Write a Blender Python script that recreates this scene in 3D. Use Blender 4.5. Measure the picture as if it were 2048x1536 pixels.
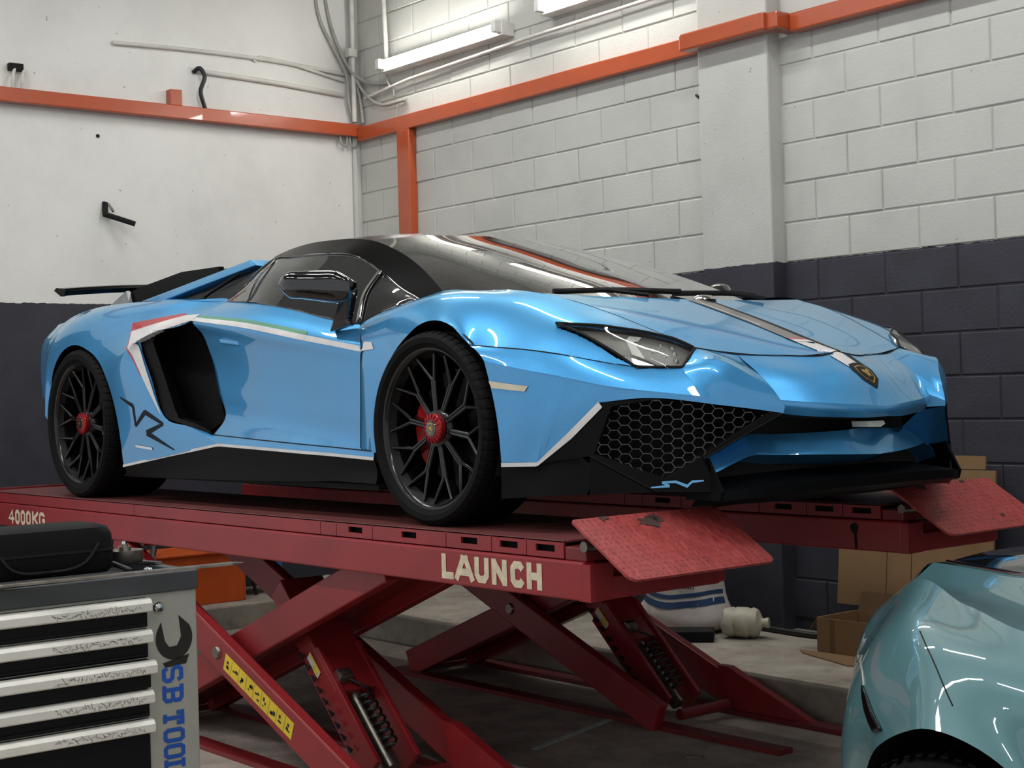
import bpy, bmesh, math, random
from mathutils import Vector, Matrix
from mathutils.bvhtree import BVHTree

for o in list(bpy.data.objects):
    bpy.data.objects.remove(o, do_unlink=True)
scene = bpy.context.scene
COL = scene.collection
random.seed(7)
PI = math.pi

# ------------------------------------------------------------------ camera
cam_d = bpy.data.cameras.new('camera')
cam = bpy.data.objects.new('camera', cam_d); COL.objects.link(cam)
cam_d.sensor_fit = 'HORIZONTAL'; cam_d.sensor_width = 36.0; cam_d.lens = 53.5909
cam_d.clip_start = 0.05; cam_d.clip_end = 100
_r = Matrix([(0.633695, 0.021976, 0.773271), (0.773084, 0.017905, -0.634051), (-0.027779, 0.999598, -0.005644)])
cam.matrix_world = Matrix.Translation((4.0393, -3.9243, 0.4428)) @ _r.to_4x4()
scene.camera = cam
cam_d.dof.use_dof = False

# ------------------------------------------------------------------ world, light, exposure
w = bpy.data.worlds.new('world'); scene.world = w; w.use_nodes = True
w.node_tree.nodes['Background'].inputs[0].default_value = (0.95, 0.97, 1.0, 1)
w.node_tree.nodes['Background'].inputs[1].default_value = 0.66
vs = scene.view_settings
vs.view_transform = 'Standard'; vs.look = 'None'; vs.gamma = 1.0; vs.use_curve_mapping = False
vs.exposure = 0.12

def area_light(loc, sx, sy, power, rot=(0, 0, 0), col=(0.985, 0.995, 1.0)):
    d = bpy.data.lights.new('ceiling_lamp_light', 'AREA'); d.shape = 'RECTANGLE'
    d.size = sx; d.size_y = sy; d.energy = power; d.color = col
    o = bpy.data.objects.new('ceiling_lamp_light', d); COL.objects.link(o)
    o.location = loc; o.rotation_euler = rot
    return o
FLOOR = -0.97          # platform of the lift is z = 0.012
CEIL = 3.75
# fluorescent battens hanging under the ceiling (their bodies are built further down)
LAMPS = [(-3.6, -1.75), (-1.9, -1.75), (-0.2, -1.75), (1.5, -1.75), (3.2, -1.75),
         (-3.2, 0.75), (-1.4, 0.75), (0.4, 0.75), (2.2, 0.75),
         (-2.6, -4.6), (-0.6, -4.6), (1.4, -4.6), (3.4, -4.6)]
for lx, ly in LAMPS:
    area_light((lx, ly, CEIL - 0.135), 1.2, 0.10, 32 if ly < -4 else 20)

# ------------------------------------------------------------------ helpers
def lin(c):
    return tuple(((v / 255) / 12.92 if v / 255 <= 0.04045 else ((v / 255 + 0.055) / 1.055) ** 2.4) for v in c) + (1.0,)

class N:
    """small node-tree helper"""
    def __init__(s, name):
        s.m = bpy.data.materials.new(name); s.m.use_nodes = True
        s.t = s.m.node_tree; s.b = s.t.nodes['Principled BSDF']
    def n(s, typ, **kw):
        x = s.t.nodes.new(typ)
        for k, v in kw.items(): setattr(x, k, v)
        return x
    def l(s, a, b): s.t.links.new(a, b)
    def pos(s):
        return s.n('ShaderNodeNewGeometry').outputs['Position']
    def obj(s):
        return s.n('ShaderNodeTexCoord').outputs['Object']
    def noise(s, vec, scale, detail=3, rough=0.55):
        x = s.n('ShaderNodeTexNoise'); x.inputs['Scale'].default_value = scale
        x.inputs['Detail'].default_value = detail; x.inputs['Roughness'].default_value = rough
        s.l(vec, x.inputs['Vector']); return x.outputs['Fac']
    def ramp(s, fac, stops):
        x = s.n('ShaderNodeValToRGB'); e = x.color_ramp.elements
        while len(e) < len(stops): e.new(0.5)
        for el, (p, c) in zip(e, stops): el.position = p; el.color = c
        s.l(fac, x.inputs[0]); return x.outputs[0]
    def mix(s, fac, a, b):
        x = s.n('ShaderNodeMix', data_type='RGBA')
        for inp, v in ((x.inputs['Factor'], fac), (x.inputs['A'], a), (x.inputs['B'], b)):
            if hasattr(v, 'links') or hasattr(v, 'is_output'): s.l(v, inp)
            else: inp.default_value = v
        return x.outputs['Result']
    def math(s, op, a, b=None):
        x = s.n('ShaderNodeMath', operation=op)
        for i, v in enumerate((a, b)):
            if v is None: continue
            if isinstance(v, (int, float)): x.inputs[i].default_value = v
            else: s.l(v, x.inputs[i])
        return x.outputs[0]
    def bump(s, h, strength=0.2, dist=0.01):
        x = s.n('ShaderNodeBump'); x.inputs['Strength'].default_value = strength
        x.inputs['Distance'].default_value = dist
        s.l(h, x.inputs['Height']); s.l(x.outputs[0], s.b.inputs['Normal'])
    def set(s, **kw):
        for k, v in kw.items():
            i = s.b.inputs[k.replace('_', ' ')]
            if hasattr(v, 'is_output'): s.l(v, i)
            else: i.default_value = v
        return s.m

def mat(name, rgb, rough=0.5, metal=0.0, var=0.12, scale=9.0, bump=0.0, bscale=60.0, coat=0.0, spec=0.5, coat_rough=0.03):
    k = N(name); c = lin(rgb); P_ = k.pos()
    f = k.noise(P_, scale, 4)
    dk = tuple(v * (1 - var) for v in c[:3]) + (1,); lt = tuple(min(1, v * (1 + var)) for v in c[:3]) + (1,)
    col = k.ramp(f, [(0.3, dk), (0.7, lt)])
    if bump: k.bump(k.noise(P_, bscale, 3), bump, 0.004)
    k.set(Base_Color=col, Roughness=rough, Metallic=metal, Coat_Weight=coat, Coat_Roughness=coat_rough, Specular_IOR_Level=spec)
    return k.m

M = {}
def build_materials():
    # painted wall: off-white above, near-black below a ragged cut line at z = 1.08
    for nm, wh, dkc, bs in (('wall_paint', (214, 213, 207), (40, 40, 49), 35), ('block_paint', (184, 184, 177), (44, 44, 53), 70)):
        k = N(nm); p = k.pos()
        sep = k.n('ShaderNodeSeparateXYZ'); k.l(p, sep.inputs[0])
        edge = k.math('ADD', sep.outputs['Z'], k.math('MULTIPLY', k.math('SUBTRACT', k.noise(p, 22, 3), 0.5), 0.022))
        up = k.math('GREATER_THAN', edge, 1.078)
        dirt = k.noise(p, 2.2, 5, 0.62)
        wcol = k.ramp(dirt, [(0.28, tuple(v * 0.9 for v in lin(wh)[:3]) + (1,)), (0.55, lin(wh)), (0.8, tuple(min(1, v * 1.04) for v in lin(wh)[:3]) + (1,))])
        specks = k.ramp(k.noise(p, 34, 2, 0.4), [(0.765, (0, 0, 0, 1)), (0.785, (1, 1, 1, 1))])
        wcol = k.mix(k.math('MULTIPLY', specks, 0.55), wcol, lin((96, 92, 84)))
        dcol = k.ramp(k.noise(p, 5, 4), [(0.3, tuple(v * 0.8 for v in lin(dkc)[:3]) + (1,)), (0.7, tuple(v * 1.25 for v in lin(dkc)[:3]) + (1,))])
        k.set(Base_Color=k.mix(up, dcol, wcol), Roughness=0.62)
        k.bump(k.math('ADD', k.noise(p, bs, 4, 0.6), k.noise(p, 7, 3)), 0.25, 0.006)
        M[nm] = k.m
    # concrete floor
    k = N('concrete'); p = k.pos()
    a = k.ramp(k.noise(p, 1.6, 6, 0.65), [(0.3, lin((124, 113, 105))), (0.52, lin((166, 154, 143))), (0.75, lin((188, 176, 165)))])
    st = k.ramp(k.noise(p, 4.5, 5, 0.7), [(0.42, (0, 0, 0, 1)), (0.6, (1, 1, 1, 1))])
    k.set(Base_Color=k.mix(k.math('MULTIPLY', st, 0.35), a, lin((64, 58, 52))), Roughness=0.72)
    k.bump(k.noise(p, 55, 5, 0.65), 0.35, 0.004); M['concrete'] = k.m
    k = N('kerb_concrete'); p = k.pos()
    a = k.ramp(k.noise(p, 2.6, 6, 0.65), [(0.3, lin((120, 112, 100))), (0.55, lin((158, 150, 137))), (0.75, lin((182, 174, 160)))])
    st = k.ramp(k.noise(p, 9, 4, 0.6), [(0.55, (0, 0, 0, 1)), (0.66, (1, 1, 1, 1))])
    k.set(Base_Color=k.mix(k.math('MULTIPLY', st, 0.3), a, lin((96, 88, 78))), Roughness=0.8)
    k.bump(k.noise(p, 40, 5, 0.65), 0.5, 0.006); M['kerb'] = k.m
    M['ceiling'] = mat('ceiling_paint', (118, 117, 113), 0.8)
    M['orange'] = mat('orange_gloss_paint', (168, 72, 34), 0.28, var=0.06, coat=0.4, bump=0.15, bscale=14)
    M['pvc'] = mat('white_pvc', (196, 194, 186), 0.4)
    M['cable_grey'] = mat('grey_cable', (150, 149, 142), 0.5)
    M['cable_black'] = mat('black_cable', (20, 20, 20), 0.45)
    k = N('lamp_tube'); k.set(Base_Color=(1, 1, 1, 1), Emission_Color=(1.0, 0.985, 0.95, 1), Emission_Strength=45.0); M['tube'] = k.m
    k = N('ceiling_tube'); k.set(Base_Color=(1, 1, 1, 1), Emission_Color=(1.0, 0.985, 0.95, 1), Emission_Strength=10.0); M['ceil_tube'] = k.m
    M['batten'] = mat('white_batten_steel', (214, 213, 207), 0.35)
    # lift
    def worn(nm, c, chip, rough=0.42, lvl=0.70, sc=16, coat=0.1):
        k = N(nm); p = k.pos()
        base = k.ramp(k.noise(p, 3.2, 5, 0.6), [(0.3, tuple(v * 0.82 for v in lin(c)[:3]) + (1,)), (0.7, tuple(min(1, v * 1.12) for v in lin(c)[:3]) + (1,))])
        ch = k.ramp(k.noise(p, sc, 4, 0.6), [(lvl, (0, 0, 0, 1)), (lvl + 0.03, (1, 1, 1, 1))])
        k.set(Base_Color=k.mix(ch, base, lin(chip)), Roughness=rough, Coat_Weight=coat, Coat_Roughness=0.2)
        k.bump(k.noise(p, 30, 3), 0.08, 0.004); M[nm] = k.m
    worn('lift_red', (138, 31, 36), (60, 20, 20), lvl=0.735)
    worn('lift_red_dark', (112, 26, 29), (40, 16, 16), lvl=0.72)
    k = N('ramp_red'); p = k.pos()
    mp = k.n('ShaderNodeMapping'); mp.inputs['Scale'].default_value = (26, 95, 26); mp.inputs['Rotation'].default_value = (0, 0, 0.5); k.l(p, mp.inputs['Vector'])
    a = k.ramp(k.noise(mp.outputs[0], 1.0, 4, 0.6), [(0.32, lin((128, 44, 43))), (0.5, lin((158, 57, 55))), (0.72, lin((182, 80, 76)))])
    b = k.ramp(k.noise(p, 5, 4, 0.6), [(0.35, (0, 0, 0, 1)), (0.7, (1, 1, 1, 1))])
    a = k.mix(k.math('MULTIPLY', b, 0.45), a, lin((134, 66, 60)))
    ch = k.ramp(k.noise(p, 22, 4, 0.6), [(0.69, (0, 0, 0, 1)), (0.72, (1, 1, 1, 1))])
    k.set(Base_Color=k.mix(ch, a, lin((80, 46, 44))), Roughness=0.52); k.bump(k.noise(p, 60, 4), 0.2, 0.003); M['ramp_red'] = k.m
    M['grime'] = mat('dark_grime', (66, 46, 42), 0.8, var=0.4, scale=50)
    worn('deck_plate', (104, 52, 50), (48, 36, 36), rough=0.5, lvl=0.66, sc=9)
    M['lettering'] = mat('cream_stencil_paint', (206, 192, 164), 0.6, var=0.18, scale=40)
    M['steel'] = mat('bare_steel', (128, 122, 114), 0.35, 0.9, var=0.25, scale=30)
    M['chrome'] = mat('chrome', (214, 214, 214), 0.12, 1.0)
    M['slot'] = mat('slot_black', (8, 8, 8), 0.9)
    M['yellow'] = mat('yellow_sticker', (214, 184, 40), 0.45)
    M['ink'] = mat('black_ink', (24, 22, 16), 0.55)
    M['white_label'] = mat('white_label', (206, 202, 190), 0.5)
    # cars
    k = N('blue_pearl_paint'); p = k.pos()
    fl = k.noise(p, 900, 1)
    col = k.ramp(fl, [(0.35, lin((62, 138, 198))), (0.65, lin((80, 162, 216)))])
    k.set(Base_Color=col, Roughness=0.38, Metallic=0.60, Coat_Weight=1.0, Coat_Roughness=0.025, Specular_IOR_Level=0.5,
          Specular_Tint=(0.55, 1.0, 0.88, 1)); M['blue'] = k.m
    k = N('teal_car_paint'); p = k.pos()
    k.set(Base_Color=lin((68, 112, 116)), Roughness=0.4, Metallic=0.15, Coat_Weight=1.0, Coat_Roughness=0.02)
    M['teal'] = k.m
    M['gloss_black'] = mat('gloss_black', (4, 4, 5), 0.14, coat=1.0)
    M['satin_black'] = mat('satin_black_plastic', (4, 4, 5), 0.48, bump=0.05, bscale=300, spec=0.14)
    M['matt_black'] = mat('matt_black', (4, 4, 4), 0.9)
    M['carbon'] = mat('dark_roof_black', (4, 4, 5), 0.2, coat=0.12, spec=0.16)
    M['tyre'] = mat('tyre_rubber', (6, 6, 6), 0.7, bump=0.08, bscale=120, spec=0.15)
    M['wheel_black'] = mat('wheel_gloss_black', (3, 3, 4), 0.24, coat=0.25, spec=0.35)
    M['barrel_black'] = mat('rim_barrel_black', (3, 3, 4), 0.5, spec=0.2)
    M['disc'] = mat('brake_disc', (46, 45, 44), 0.42, 0.7)
    M['caliper'] = mat('red_caliper', (172, 22, 26), 0.3, coat=0.6)
    M['red_nut'] = mat('red_anodised', (150, 24, 28), 0.3, 0.4)
    M['gold'] = mat('gold', (198, 164, 84), 0.25, 1.0)
    k = N('tinted_glass'); k.set(Base_Color=(0.006, 0.007, 0.007, 1), Roughness=0.015, Specular_IOR_Level=0.9, Coat_Weight=1.0, Coat_Roughness=0.01, IOR=1.6); M['glass'] = k.m
    k = N('side_glass'); k.set(Base_Color=(0.02, 0.022, 0.022, 1), Roughness=0.03, Specular_IOR_Level=0.8, Coat_Weight=0.8, Coat_Roughness=0.01); M['side_glass'] = k.m
    k = N('lamp_lens'); k.set(Base_Color=(0.9, 0.92, 0.92, 1), Roughness=0.02, Transmission_Weight=1.0, IOR=1.06, Coat_Weight=0.6); M['lens'] = k.m
    M['housing'] = mat('lamp_housing', (150, 148, 142), 0.35, 0.25)
    M['white_plastic'] = mat('white_plastic', (236, 238, 226), 0.3)
    M['white_stripe'] = mat('white_vinyl', (206, 204, 202), 0.32, coat=0.6)  # also the painted bright reflection on the front of the bonnet stripe
    M['red_stripe'] = mat('red_vinyl', (166, 44, 52), 0.32, coat=0.6)
    M['green_stripe'] = mat('green_vinyl', (70, 138, 106), 0.32, coat=0.6)
    M['grey_stripe'] = mat('grey_vinyl', (92, 84, 82), 0.32, coat=0.6)
    M['black_stripe'] = mat('black_vinyl', (16, 20, 24), 0.5, spec=0.2)  # also the painted dark reflection along the bonnet stripe
    M['sv_blue'] = mat('sv_blue_paint', (104, 176, 222), 0.4)
    M['marker'] = mat('marker_lens', (196, 186, 164), 0.25, coat=0.8)
    # toolbox and clutter
    M['tb_grey'] = mat('toolbox_grey', (166, 166, 157), 0.45, 0.3, var=0.08, scale=16)
    M['tb_black'] = mat('toolbox_black', (12, 12, 14), 0.5, bump=0.06, bscale=200, spec=0.2)
    M['tb_top'] = mat('toolbox_top_frame', (58, 60, 62), 0.55)
    M['alu'] = mat('drawer_aluminium', (226, 224, 214), 0.42, 0.3, var=0.06, scale=24)
    M['tool_blue'] = mat('toolbox_blue_letter', (22, 78, 164), 0.5)
    M['case'] = mat('case_fabric', (13, 13, 13), 0.85, bump=0.3, bscale=260, spec=0.2)
    M['card'] = mat('cardboard', (122, 94, 62), 0.85, var=0.1, scale=5)
    M['card_dark'] = mat('cardboard_inside', (98, 74, 46), 0.9)
    M['sack'] = mat('woven_sack', (196, 188, 182), 0.8, bump=0.5, bscale=30)
    M['sack_blue'] = mat('sack_blue_print', (38, 66, 104), 0.8)
    M['jug'] = mat('plastic_jug', (186, 180, 160), 0.5, bump=0.3, bscale=20)
    M['bin_orange'] = mat('orange_bin_plastic', (200, 84, 24), 0.5)
    M['barrel'] = mat('black_barrel', (22, 22, 26), 0.55)
    M['blue_plastic'] = mat('blue_plastic', (40, 92, 140), 0.5)
    M['debris'] = mat('grey_rag', (150, 148, 140), 0.85, bump=0.4, bscale=30)
    M['green_rag'] = mat('dark_green_plastic', (34, 62, 54), 0.6)
build_materials()

def V(*a): return Vector(a)
def arr(pts): return [Vector(p) for p in pts]

def crspline(pts, n):
    """cubic interpolation through pts, n+1 samples, chord-length parameter"""
    pts = arr(pts)
    if len(pts) == 1: return [pts[0].copy() for _ in range(n + 1)]
    d = [0.0]
    for a, b in zip(pts, pts[1:]): d.append(d[-1] + max(1e-5, (b - a).length))
    m = []
    for i in range(len(pts)):
        if i == 0: m.append((pts[1] - pts[0]) / (d[1] - d[0]))
        elif i == len(pts) - 1: m.append((pts[-1] - pts[-2]) / (d[-1] - d[-2]))
        else:
            h0, h1 = d[i] - d[i - 1], d[i + 1] - d[i]
            m.append(((pts[i] - pts[i - 1]) / h0 * h1 + (pts[i + 1] - pts[i]) / h1 * h0) / (h0 + h1))
    out = []
    k = 0
    for j in range(n + 1):
        t = d[-1] * j / n
        while k < len(pts) - 2 and t > d[k + 1]: k += 1
        h = d[k + 1] - d[k]; s = (t - d[k]) / h
        out.append(pts[k] * (2*s**3 - 3*s**2 + 1) + m[k] * h * (s**3 - 2*s**2 + s) + pts[k + 1] * (-2*s**3 + 3*s**2) + m[k + 1] * h * (s**3 - s**2))
    return out

def polyline(pts, n):
    pts = arr(pts); d = [0.0]
    for a, b in zip(pts, pts[1:]): d.append(d[-1] + max(1e-6, (b - a).length))
    out = []; k = 0
    for j in range(n + 1):
        t = d[-1] * j / n
        while k < len(pts) - 2 and t > d[k + 1]: k += 1
        out.append(pts[k].lerp(pts[k + 1], (t - d[k]) / (d[k + 1] - d[k])))
    return out

def grid(rows, nu, nv, cu=True, cv=True):
    R_ = [(crspline if cu else polyline)(r, nu) for r in rows]
    cols = [(crspline if cv else polyline)([R_[i][j] for i in range(len(R_))], nv) for j in range(nu + 1)]
    return [[cols[j][i] for j in range(nu + 1)] for i in range(nv + 1)]

def coons(bot, top, left, right, nu, nv, smooth=True):
    f = crspline if smooth else polyline
    b, t, l, r = f(bot, nu), f(top, nu), f(left, nv), f(right, nv)
    g = []
    for i in range(nv + 1):
        v = i / nv; row = []
        for j in range(nu + 1):
            u = j / nu
            row.append(b[j] * (1 - v) + t[j] * v + l[i] * (1 - u) + r[i] * u
                       - (b[0] * (1 - u) * (1 - v) + b[-1] * u * (1 - v) + t[0] * (1 - u) * v + t[-1] * u * v))
        g.append(row)
    return g

def fair(g, w_=0.01, wb=4.0, hold=()):
    """thin-plate smoothing of a control grid; border rows held with weight wb"""
    import numpy as np
    nv, nu = len(g), len(g[0]); n = nv * nu
    P0 = np.array([[tuple(p) for p in r] for r in g]).reshape(n, 3)
    A = np.zeros((n, n)); idx = lambda i, j: i * nu + j
    def term(ids, cs, k=1.0):
        for a, ca in zip(ids, cs):
            for b, cb in zip(ids, cs): A[a, b] += k * ca * cb
    for i in range(nv):
        for j in range(nu):
            if 0 < j < nu - 1: term((idx(i, j - 1), idx(i, j), idx(i, j + 1)), (1, -2, 1))
            if 0 < i < nv - 1: term((idx(i - 1, j), idx(i, j), idx(i + 1, j)), (1, -2, 1))
            if i < nv - 1 and j < nu - 1: term((idx(i, j), idx(i + 1, j), idx(i, j + 1), idx(i + 1, j + 1)), (1, -1, -1, 1), 2.0)
    W = np.full(n, w_)
    for i in range(nv):
        for j in range(nu):
            if i in (0, nv - 1) or j in (0, nu - 1): W[idx(i, j)] = wb
    A[np.arange(n), np.arange(n)] += W
    X = np.linalg.solve(A, W[:, None] * P0).reshape(nv, nu, 3)
    return [[Vector(X[i, j]) for j in range(nu)] for i in range(nv)]

class MB:
    """collects geometry for ONE mesh object"""
    def __init__(s): s.v = []; s.f = []
    def add(s, verts, faces):
        o = len(s.v); s.v += [Vector(q) for q in verts]; s.f += [tuple(i + o for i in fc) for fc in faces]; return s
    def box(s, x0, x1, y0, y1, z0, z1):
        return s.add([(x0,y0,z0),(x1,y0,z0),(x1,y1,z0),(x0,y1,z0),(x0,y0,z1),(x1,y0,z1),(x1,y1,z1),(x0,y1,z1)],
                     [(0,3,2,1),(4,5,6,7),(0,1,5,4),(1,2,6,5),(2,3,7,6),(3,0,4,7)])
    def prism(s, poly, axis, a0, a1):
        """2-D polygon extruded along an axis: axis 'y' takes (x,z), 'x' takes (y,z), 'z' takes (x,y)"""
        def pt(p, a): return {'y': (p[0], a, p[1]), 'x': (a, p[0], p[1]), 'z': (p[0], p[1], a)}[axis]
        n = len(poly); vs_ = [pt(p, a0) for p in poly] + [pt(p, a1) for p in poly]
        fs = [tuple(range(n)), tuple(reversed(range(n, 2 * n)))] + [(i, n + i, n + (i + 1) % n, (i + 1) % n) for i in range(n)]
        return s.add(vs_, fs)
    def tube(s, pts, r, n=8, cap=True, r1=None):
        pts = arr(pts); k = len(pts); vs_ = []; fs = []
        prev = None
        for i, p in enumerate(pts):
            t = (pts[min(i + 1, k - 1)] - pts[max(i - 1, 0)]).normalized()
            if prev is None:
                up = V(0, 0, 1) if abs(t.z) < 0.9 else V(1, 0, 0)
                a = t.cross(up).normalized()
            else:
                a = (prev - t * prev.dot(t)).normalized()
            prev = a; b = t.cross(a)
            rr = r if r1 is None else r + (r1 - r) * i / (k - 1)
            for j in range(n):
                th = 2 * PI * j / n; vs_.append(p + (a * math.cos(th) + b * math.sin(th)) * rr)
        for i in range(k - 1):
            for j in range(n):
                fs.append((i*n + j, i*n + (j+1) % n, (i+1)*n + (j+1) % n, (i+1)*n + j))
        if cap: fs += [tuple(reversed(range(n))), tuple(range((k-1)*n, k*n))]
        return s.add(vs_, fs)
    def bar(s, a, b, wy, h, up=None):
        """rectangular bar a->b, width wy along y, height h in the plane"""
        a, b = Vector(a), Vector(b); t = (b - a).normalized()
        side = V(0, 1, 0) if up is None else Vector(up).normalized()
        nrm = t.cross(side).normalized(); vs_ = []
        for p in (a, b):
            for sy, sz in ((-1,-1),(1,-1),(1,1),(-1,1)): vs_.append(p + side * sy * wy / 2 + nrm * sz * h / 2)
        return s.add(vs_, [(3,2,1,0),(4,5,6,7),(0,1,5,4),(1,2,6,5),(2,3,7,6),(3,0,4,7)])
    def lathe(s, prof, n=48, axis='y', c=(0,0,0), closed=False):
        """profile of (radius, height) turned about an axis"""
        vs_ = []; fs = []; k = len(prof); c = Vector(c)
        for j in range(n):
            th = 2 * PI * j / n; cs, sn = math.cos(th), math.sin(th)
            for r, h in prof:
                vs_.append(c + (V(r*cs, h, r*sn) if axis == 'y' else V(r*cs, r*sn, h) if axis == 'z' else V(h, r*cs, r*sn)))
        for j in range(n):
            for i in range(k - 1 + (1 if closed else 0)):
                a, b = i, (i + 1) % k
                fs.append((j*k + a, j*k + b, ((j+1) % n)*k + b, ((j+1) % n)*k + a))
        return s.add(vs_, fs)
    def grid(s, g, flip=False):
        nv, nu = len(g), len(g[0]); fs = []
        for i in range(nv - 1):
            for j in range(nu - 1):
                q = (i*nu + j, i*nu + j + 1, (i+1)*nu + j + 1, (i+1)*nu + j)
                fs.append(tuple(reversed(q)) if flip else q)
        return s.add([p for r in g for p in r], fs)
    def poly(s, pts):
        return s.add(pts, [tuple(range(len(pts)))])
    def mirror(s):
        o = MB(); o.v = [V(p.x, -p.y, p.z) for p in s.v]; o.f = [tuple(reversed(f)) for f in s.f]; return o
    def join(s, o): return s.add(o.v, o.f)
    def build(s, name, material, parent=None, smooth=None, bevel=0.0, solid=0.0, weld=False):
        me = bpy.data.meshes.new(name); me.from_pydata([tuple(q) for q in s.v], [], s.f)
        if weld:
            bm = bmesh.new(); bm.from_mesh(me); bmesh.ops.remove_doubles(bm, verts=bm.verts, dist=0.0004); bm.to_mesh(me); bm.free()
        me.validate(); me.update()
        me.materials.append(M[material] if isinstance(material, str) else material)
        if smooth is not None:
            me.polygons.foreach_set('use_smooth', [True] * len(me.polygons))
            if smooth < 179: me.set_sharp_from_angle(angle=math.radians(smooth))
        o = bpy.data.objects.new(name, me); COL.objects.link(o)
        if bevel:
            b = o.modifiers.new('bevel', 'BEVEL'); b.width = bevel; b.segments = 2; b.limit_method = 'ANGLE'; b.angle_limit = math.radians(40)
        if solid:
            b = o.modifiers.new('solid', 'SOLIDIFY'); b.thickness = solid; b.offset = 0
        if parent is not None: attach(o, parent)
        return o

ORIGIN = {}
def attach(o, parent):
    o.parent = parent
    p = parent; loc = V(0, 0, 0)
    if parent.name in ORIGIN: loc = ORIGIN[parent.name]
    o.matrix_parent_inverse = Matrix.Translation(-loc)
def tag(o, label=None, cat=None, group=None, kind=None):
    if label: o['label'] = label
    if cat: o['category'] = cat
    if group: o['group'] = group
    if kind: o['kind'] = kind
    return o
def thing(name, label, cat, loc, group=None):
    e = bpy.data.objects.new(name, None); COL.objects.link(e); e.location = loc
    e.empty_display_size = 0.1; ORIGIN[e.name] = Vector(loc)
    return tag(e, label, cat, group)
def inst(o, parent, matrix):
    """linked copy of a mesh object placed by a matrix in the parent's frame"""
    c = o.copy(); COL.objects.link(c); c.parent = parent; c.matrix_parent_inverse = Matrix.Identity(4); c.matrix_basis = matrix
    return c
def text_mesh(txt, size, depth=0.002, bold=0.0):
    cu = bpy.data.curves.new('lettering', 'FONT'); cu.body = txt; cu.size = size; cu.extrude = depth; cu.offset = bold
    o = bpy.data.objects.new('lettering', cu); COL.objects.link(o)
    dg = bpy.context.evaluated_depsgraph_get(); dg.update()
    me = bpy.data.meshes.new_from_object(o.evaluated_get(dg))
    bpy.data.objects.remove(o, do_unlink=True)
    return me
def text(name, txt, mtx, w_, h_, material, parent, depth=0.002, bold=0.0):
    """flat lettering fitted to a w x h rectangle whose lower-left corner is mtx's origin (x right, y up)"""
    me = text_mesh(txt, 1.0, 0.0, bold)
    xs = [v.co.x for v in me.vertices]; ys = [v.co.y for v in me.vertices]
    x0, x1, y0, y1 = min(xs), max(xs), min(ys), max(ys)
    for v in me.vertices:
        v.co = Vector(((v.co.x - x0) / (x1 - x0) * w_, (v.co.y - y0) / (y1 - y0) * h_, 0))
    me.materials.clear(); me.materials.append(M[material]); me.transform(mtx)
    o = bpy.data.objects.new(name, me); COL.objects.link(o)
    if parent is not None: attach(o, parent)
    return o
def frame(o, xdir, ydir):
    x = Vector(xdir).normalized(); y = Vector(ydir).normalized(); z = x.cross(y)
    m = Matrix((x, y, z)).transposed().to_4x4(); m.translation = Vector(o); return m

GLYPH = {   # block letters as strokes on a unit box (x right, y up)
 'L': [[(0,1),(0,0),(1,0)]], 'A': [[(0,0),(.40,1)], [(.60,1),(1,0)], [(.40,1),(.60,1)], [(.24,.28),(.76,.28)]], 'U': [[(0,1),(0,.25),(.25,0),(.75,0),(1,.25),(1,1)]],
 'N': [[(0,0),(0,1)], [(1,0),(1,1)], [(.10,.94),(.90,.06)]], 'C': [[(1,.78),(.75,1),(.25,1),(0,.8),(0,.2),(.25,0),(.75,0),(1,.22)]], 'H': [[(0,0),(0,1)], [(1,0),(1,1)], [(0,.5),(1,.5)]],
 '4': [[(.75,0),(.75,1),(0,.3),(1,.3)]], '0': [[(.25,0),(.75,0),(1,.2),(1,.8),(.75,1),(.25,1),(0,.8),(0,.2),(.25,0)]], 'K': [[(0,0),(0,1)], [(1,1),(.05,.45)], [(.3,.6),(1,0)]],
 'G': [[(1,.75),(1,.82),(.75,1),(.25,1),(0,.8),(0,.2),(.25,0),(.75,0),(1,.2),(1,.45),(.55,.45)]],
 'S': [[(1,.80),(.82,1),(.18,1),(0,.85),(0,.65),(.18,.52),(.82,.48),(1,.35),(1,.15),(.82,0),(.18,0),(0,.20)]],
 'B': [[(-.08,0),(.78,0),(1,.13),(1,.38),(.82,.5),(1,.62),(1,.87),(.78,1),(-.08,1)], [(.14,0),(.14,1)], [(.14,.5),(.82,.5)]],
 'T': [[(0,.78),(0,1),(1,1),(1,.78)], [(.5,1),(.5,0)], [(.28,0),(.72,0)]], 'O': [[(.2,0),(.8,0),(1,.15),(1,.85),(.8,1),(.2,1),(0,.85),(0,.15),(.2,0)]],
 'l': [[(.14,1),(.14,0)], [(-.08,1),(.4,1)], [(-.08,0),(1,0),(1,.32)]] }
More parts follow.
